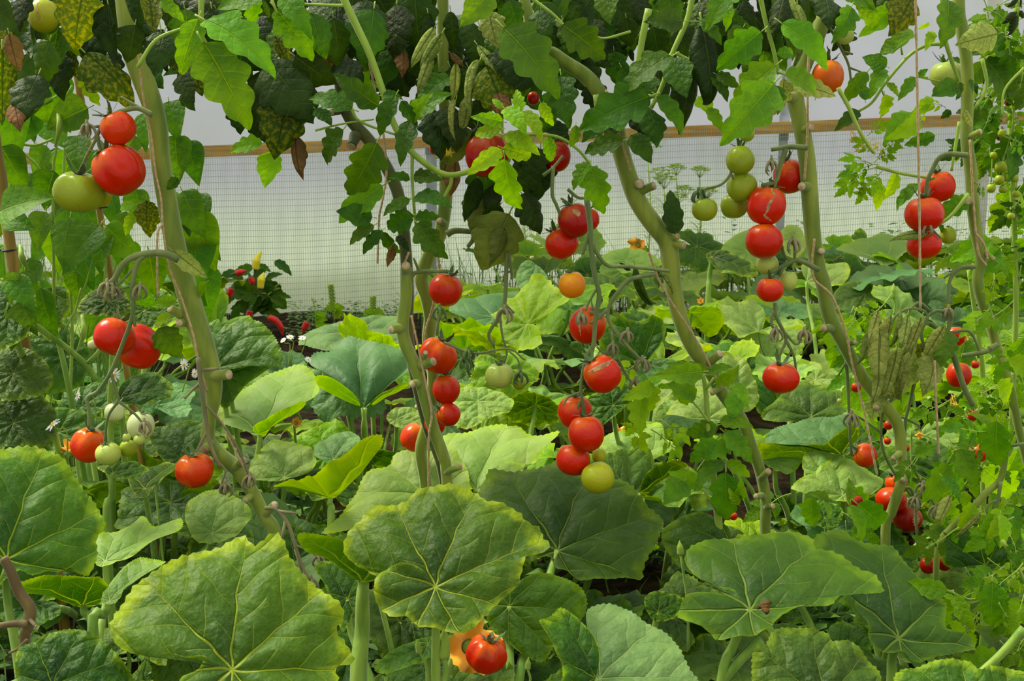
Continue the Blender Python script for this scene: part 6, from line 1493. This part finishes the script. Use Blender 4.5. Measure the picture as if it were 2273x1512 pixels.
daisy(644, 748, 9, 2.9, 'small white daisy behind the pale squash leaf, nearest the red chilli', (0.2, -0.5, 0.9), (640, 810))
daisy(628, 755, 8, 2.9, 'small white daisy, leftmost of the far group', (-0.4, -0.5, 0.8), (640, 810))
daisy(671, 750, 9, 2.9, 'small white daisy on its own stalk, rightmost of the far group', (0.1, -0.6, 0.9), (668, 790))
daisy(684, 798, 8, 2.5, 'small white daisy at the edge of the bluish pleated leaf', (0.5, -0.6, 0.6), (670, 830))

# ------------------------------------------------------------------ squash blossoms
def blossom(x, y, r, Y, label, face, op=0.9, stem=None, mat='orangepetal', wid=0.5):
    c = at(x, y, Y)
    t = root('squash_blossom', c, label, 'flower', 'orange squash blossoms')
    nrm = Vector(face).normalized()
    a = nrm.orthogonal().normalized(); b = nrm.cross(a)
    k = r * mpp(x, y, Y)
    mb = MB()
    nu, nv = 50, 10
    vs, fs, uv = [], [], []
    for j in range(nv + 1):
        s = j / nv
        for i in range(nu):
            u = 2 * PI * i / nu
            lob = 1 - 0.42 * (1 - abs(math.cos(2.5 * u))) * max(0, s - 0.4) / 0.6
            rad = k * (0.18 + 0.82 * s ** 1.6 * op) * (1 + 0.06 * math.sin(20 * u) * s)
            h = k * (s * lob - 0.62 + (0.18 * math.sin(5 * u + 2) - 0.35 * op) * s ** 3)
            vs.append(c + (a * math.cos(u) + b * math.sin(u)) * rad * (0.6 + 0.4 * lob) + nrm * h)
    for j in range(nv):
        for i in range(nu):
            fs.append((j * nu + i, j * nu + (i + 1) % nu, (j + 1) * nu + (i + 1) % nu, (j + 1) * nu + i))
    mb.add(vs, fs); mb.build('petals', M[mat], t)
    mb = MB()
    bot = c - nrm * k * 0.62
    tube(mb, [bot + nrm * k * 0.25, bot, bot - nrm * k * 0.25], [k * 0.2, k * 0.22, k * 0.1], 9, 3)
    e = at(stem[0], stem[1], Y + 0.03) if stem else bot - nrm * k * 0.2 + Vector((0.01, 0.01, -0.2))
    tube(mb, [bot - nrm * k * 0.2, bot - nrm * k * 0.7, e], (k * 0.09 + 0.001, k * 0.08 + 0.001), 7, 4)
    mb.build('stalk', M['petiole'], t)
blossom(1412, 548, 25, 4.6, 'open orange squash blossom in front of the netting', (-0.5, -0.7, -0.2), 0.9, (1440, 590))
blossom(150, 990, 30, 2.0, 'orange squash blossom behind the front left leaf', (-0.3, -0.4, 0.8), 0.6)
blossom(1052, 1436, 76, 1.47, 'large drooping orange squash blossom behind the low red tomato', (0.35, -0.75, 0.35), 0.8, (985, 1512))
blossom(1375, 955, 18, 2.45, 'orange squash blossom edge above the grey green leaf', (0.2, -0.5, 0.8), 0.9)
blossom(1056, 722, 12, 3.6, 'small yellow squash blossom behind the red tomato stem', (0, -0.6, 0.7), 0.8)
blossom(340, 1075, 14, 1.95, 'closed yellow squash blossom in the shade below the red tomato', (-0.3, 0.1, 0.9), 0.15)
blossom(1555, 668, 12, 4.0, 'small orange blossom right of the thick bent stem', (-0.3, -0.6, 0.5), 0.6)
blossom(268, 872, 14, 2.15, 'yellow squash blossom under the daisy at left', (0.2, -0.7, 0.4), 0.6)
blossom(658, 938, 20, 2.35, 'withered orange squash blossom right of the pale leaf', (0.3, -0.7, 0.4), 0.5)
blossom(2042, 966, 16, 2.1, 'yellowing blossom right of the bare stem, lower right', (0.6, -0.6, 0.3), 0.5)
def bud(x0, y0, x1, y1, Y, r, label):
    a, b = at(x0, y0, Y), at(x1, y1, Y)
    t = root('squash_bud', b, label, 'flower bud', 'closed squash buds')
    k = r * mpp(x0, y0, Y)
    d = (a - b).normalized()
    mb = MB(); tube(mb, [a - d * k * 1.6, a - d * k, a + d * k * 1.2, a + d * k * 3.2], [k * 0.4, k, k * 0.95, k * 0.12], 10, 4, ridge=0.12)
    mb.build('bud', M['shoot'], t)
    mb = MB(); tube(mb, [a - d * k * 1.5, a.lerp(b, 0.5) + Vector((0.004, 0, 0)), b], (k * 0.42, k * 0.5), 7, 4)
    mb.build('stalk', M['petiole'], t)
bud(1510, 1222, 1528, 1440, 1.5, 7, 'closed green bud on a tall thin stalk right of the veined leaf')
bud(930, 1440, 950, 1530, 1.3, 7, 'closed green bud left of the thick centre stalk')
bud(985, 1440, 980, 1540, 1.3, 15, 'fat ribbed green bud beside the orange blossom')
bud(1984, 652, 1985, 700, 3.2, 7, 'yellow green bud standing beside the hanging twine')
bud(1172, 1478, 1168, 1540, 1.3, 6, 'small green bud right of the slanting stalk, bottom')

# ------------------------------------------------------------------ dill, yellow tomato flowers, twisted dead flower
def dill(x, y0, y1, Y, spread, label):
    b = at(x, y0, Y); top = at(x + RT_.uniform(-6, 6), y1, Y)
    t = root('dill_plant', b, label, 'herb plant', 'flowering dill by the netting')
    mb = MB(); tube(mb, [b, b.lerp(top, 0.5) + Vector((0.01, 0, 0)), top], (0.004, 0.0025), 6, 4)
    mb.build('stem', M['dill'], t)
    k = spread * mpp(x, y1, Y)
    for cen in (top, b.lerp(top, 0.72) + Vector((k * 0.9, 0, 0))):
        mb = MB()
        for q in range(18):
            u = 2 * PI * q / 18 * 2.4; rr = k * math.sqrt((q + 1) / 18)
            e = cen + Vector((rr * math.cos(u), rr * math.sin(u), 0.7 * k + 0.5 * k * (1 - (rr / k) ** 2)))
            tube(mb, [cen, cen.lerp(e, 0.5), e], (0.0009, 0.0006), 4, 1, smooth=False)
            for w in range(7):
                v = 2 * PI * w / 7
                e2 = e + Vector((0.012 * math.cos(v), 0.012 * math.sin(v), 0.008))
                tube(mb, [e, e2], (0.0005, 0.0018), 4, 1, smooth=False)
        mb.build('umbel', M['dill'], t)
    mb = MB()
    for q in range(40):
        f = RT_.uniform(0.1, 0.75)
        c = b.lerp(top, f); u = RT_.uniform(0, 6.28)
        e = c + Vector((math.cos(u) * 0.06, math.sin(u) * 0.06, RT_.uniform(0.0, 0.05)))
        tube(mb, [c, c.lerp(e, 0.5) + Vector((0, 0, 0.01)), e], (0.0011, 0.0005), 4, 2)
    mb.build('fronds', M['dill'], t)
dill(1440, 560, 350, 5.0, 30, 'tall flowering dill right behind the thick bent stem')
dill(1475, 560, 420, 5.05, 26, 'yellow flowering dill behind the thick bent stem')
dill(1505, 560, 390, 5.1, 20, 'pale dill umbel against the netting left of green tomatoes')
dill(1165, 590, 480, 5.0, 18, 'dill stalk behind the red tomatoes in the centre')
dill(1550, 560, 395, 5.15, 20, 'dill umbel right of the thin leaf by the netting')
dill(1090, 590, 500, 5.0, 16, 'short dill stalk beside the pale old leaf')
def flowers(x, y, n_, Y, label, r=9, sx=30, sy=20):
    c0 = at(x, y, Y)
    for q in range(n_):
        c = at(x + RT_.uniform(-sx, sx), y + RT_.uniform(-sy, sy), Y)
        t = root('tomato_flower', c, label, 'flower', 'yellow tomato flowers')
        k = r * mpp(x, y, Y)
        nrm = Vector((RT_.uniform(-0.6, 0.6), -1, RT_.uniform(-0.9, 0.3))).normalized()
        a = nrm.orthogonal().normalized(); b = nrm.cross(a)
        mb = MB()
        for w in range(5):
            u = 2 * PI * w / 5
            d = (a * math.cos(u) + b * math.sin(u)); s = nrm.cross(d)
            vs = [c + d * k * f + s * k * ww * sg - nrm * k * 0.5 * f * f for f, ww in ((0.05, 0.1), (0.45, 0.2), (1.0, 0.02)) for sg in (-1, 1)]
            mb.add(vs, [(0, 1, 3, 2), (2, 3, 5, 4)])
        mb.build('petals', M['yellowfl'], t)
        mb = MB(); tube(mb, [c - nrm * k * 0.3, c, c + nrm * k * 0.55], [k * 0.12, k * 0.2, k * 0.06], 6, 2)
        tube(mb, [c - nrm * k * 0.3, c - nrm * k * 0.5 + Vector((0, 0.01, 0.015)), c0 + Vector((0, 0.02, -0.01))], (k * 0.08, k * 0.08), 5, 3)
        mb.build('stamen_cone', M['discy'], t)
flowers(1925, 318, 8, 1.9, 'yellow tomato flower in the spray before the rail at right', 9, 36, 20)
flowers(985, 335, 4, 1.8, 'yellow tomato flower beside the sliver of red tomato', 12, 14, 16)
flowers(2140, 765, 4, 1.95, 'yellow tomato flower below the red tomato on the right', 8, 12, 12)
flowers(2118, 908, 3, 1.95, 'yellow tomato flower right of the second hanging twine', 8, 6, 14)
df_ = root('dead_flower', at(1690, 1342, 1.36), 'shrivelled brown flower lying on the holed squash leaf', 'dead flower')
mb = MB()
for q in range(6):
    a = at(1712 - q * 2, 1336 + q, 1.355); b = at(1680 + q * 2, 1352 - q * 2, 1.35)
    tube(mb, [a, a.lerp(b, 0.5) + Vector((0, -0.003 * q, 0.004 * math.sin(q))), b], [0.002, 0.004, 0.001], 6, 4)
mb.build('petals', M['brown'], df_)

# ------------------------------------------------------------------ grass, weeds and litter (uncountable)
mb = MB()
def blade(b, h, lean, w):
    e = b + Vector((lean[0], lean[1], h))
    m_ = b.lerp(e, 0.55) + Vector((-lean[0] * 0.3, 0, h * 0.12))
    s = Vector((w, w * 0.4, 0))
    mb.add([b - s, b + s, m_ - s * 0.8, m_ + s * 0.8, e], [(0, 1, 3, 2), (2, 3, 4)])
for q in range(420):
    y = rnd(2.6, 4.4); x = at(rnd(30, 300), 700, y).x
    blade(Vector((x, y, ground_z(x, y))), rnd(0.3, 0.62), (rnd(-0.1, 0.12), rnd(-0.1, 0.1)), rnd(0.0015, 0.003))
for q in range(500):
    y = rnd(4.6, 5.55); x = at(rnd(900, 2300), 600, y).x
    blade(Vector((x, y, ground_z(x, y))), rnd(0.15, 0.5), (rnd(-0.12, 0.12), rnd(-0.1, 0.1)), rnd(0.0015, 0.003))
for q in range(900):
    y = rnd(1.2, 2.6); x = rnd(-0.55, 0.55) * y
    blade(Vector((x, y, ground_z(x, y))), rnd(0.04, 0.16), (rnd(-0.06, 0.06), rnd(-0.06, 0.06)), rnd(0.001, 0.002))
tag(mb.build('grass', M['grass'], smooth=False), 'thin grass growing in the bed and by the wall', 'grass', kind='stuff')
mb = MB()
def tuft(x, y, z, n_, r, h):
    for q in range(n_):
        u = rnd(0, 6.28); L = rnd(0.4, 1) * r
        c = Vector((x + rnd(-1, 1) * r, y + rnd(-1, 1) * r, z + rnd(0, h)))
        d = Vector((math.cos(u), math.sin(u), rnd(-0.2, 0.6))).normalized()
        s = d.cross(Vector((0, 0, 1))).normalized() * L * 0.32
        mb.add([c, c + d * L * 0.5 - s, c + d * L * 0.5 + s, c + d * L + Vector((0, 0, -0.2 * L))], [(0, 1, 3, 2)])
for q in range(70):
    y = rnd(4.9, 5.5); x = at(rnd(1060, 2320), 600, y).x
    tuft(x, y, ground_z(x, y), 26, 0.06, rnd(0.1, 0.5))
for q in range(70):
    y = rnd(4.9, 5.5); x = at(rnd(640, 900), 600, y).x
    tuft(x, y, ground_z(x, y), 16, 0.035, rnd(0.02, 0.14))
for q in range(110):
    y = rnd(1.5, 2.8); x = rnd(-0.52, 0.52) * y
    tuft(x, y, 0.0, 24, 0.05, rnd(0.05, 0.16))
tag(mb.build('weeds', M['weed'], smooth=False), 'low green weeds under the squash and along the wall', 'weeds', kind='stuff')
mb = MB()
for q in range(500):
    y = rnd(1.2, 5.6); x = rnd(-0.55, 0.55) * y
    c = Vector((x, y, ground_z(x, y) + 0.012))
    a = Vector((rnd(-1, 1), rnd(-1, 1), rnd(-0.3, 0.5))).normalized(); b = a.orthogonal().normalized()
    L = rnd(0.012, 0.04)
    mb.add([c - a * L, c - b * L * 0.4 + Vector((0, 0, 0.006)), c + a * L, c + b * L * 0.4 + Vector((0, 0, 0.01))], [(0, 1, 2, 3)])
tag(mb.build('leaf_litter', M['brown'], smooth=False), 'dry brown leaf litter on the soil', 'litter', kind='stuff')
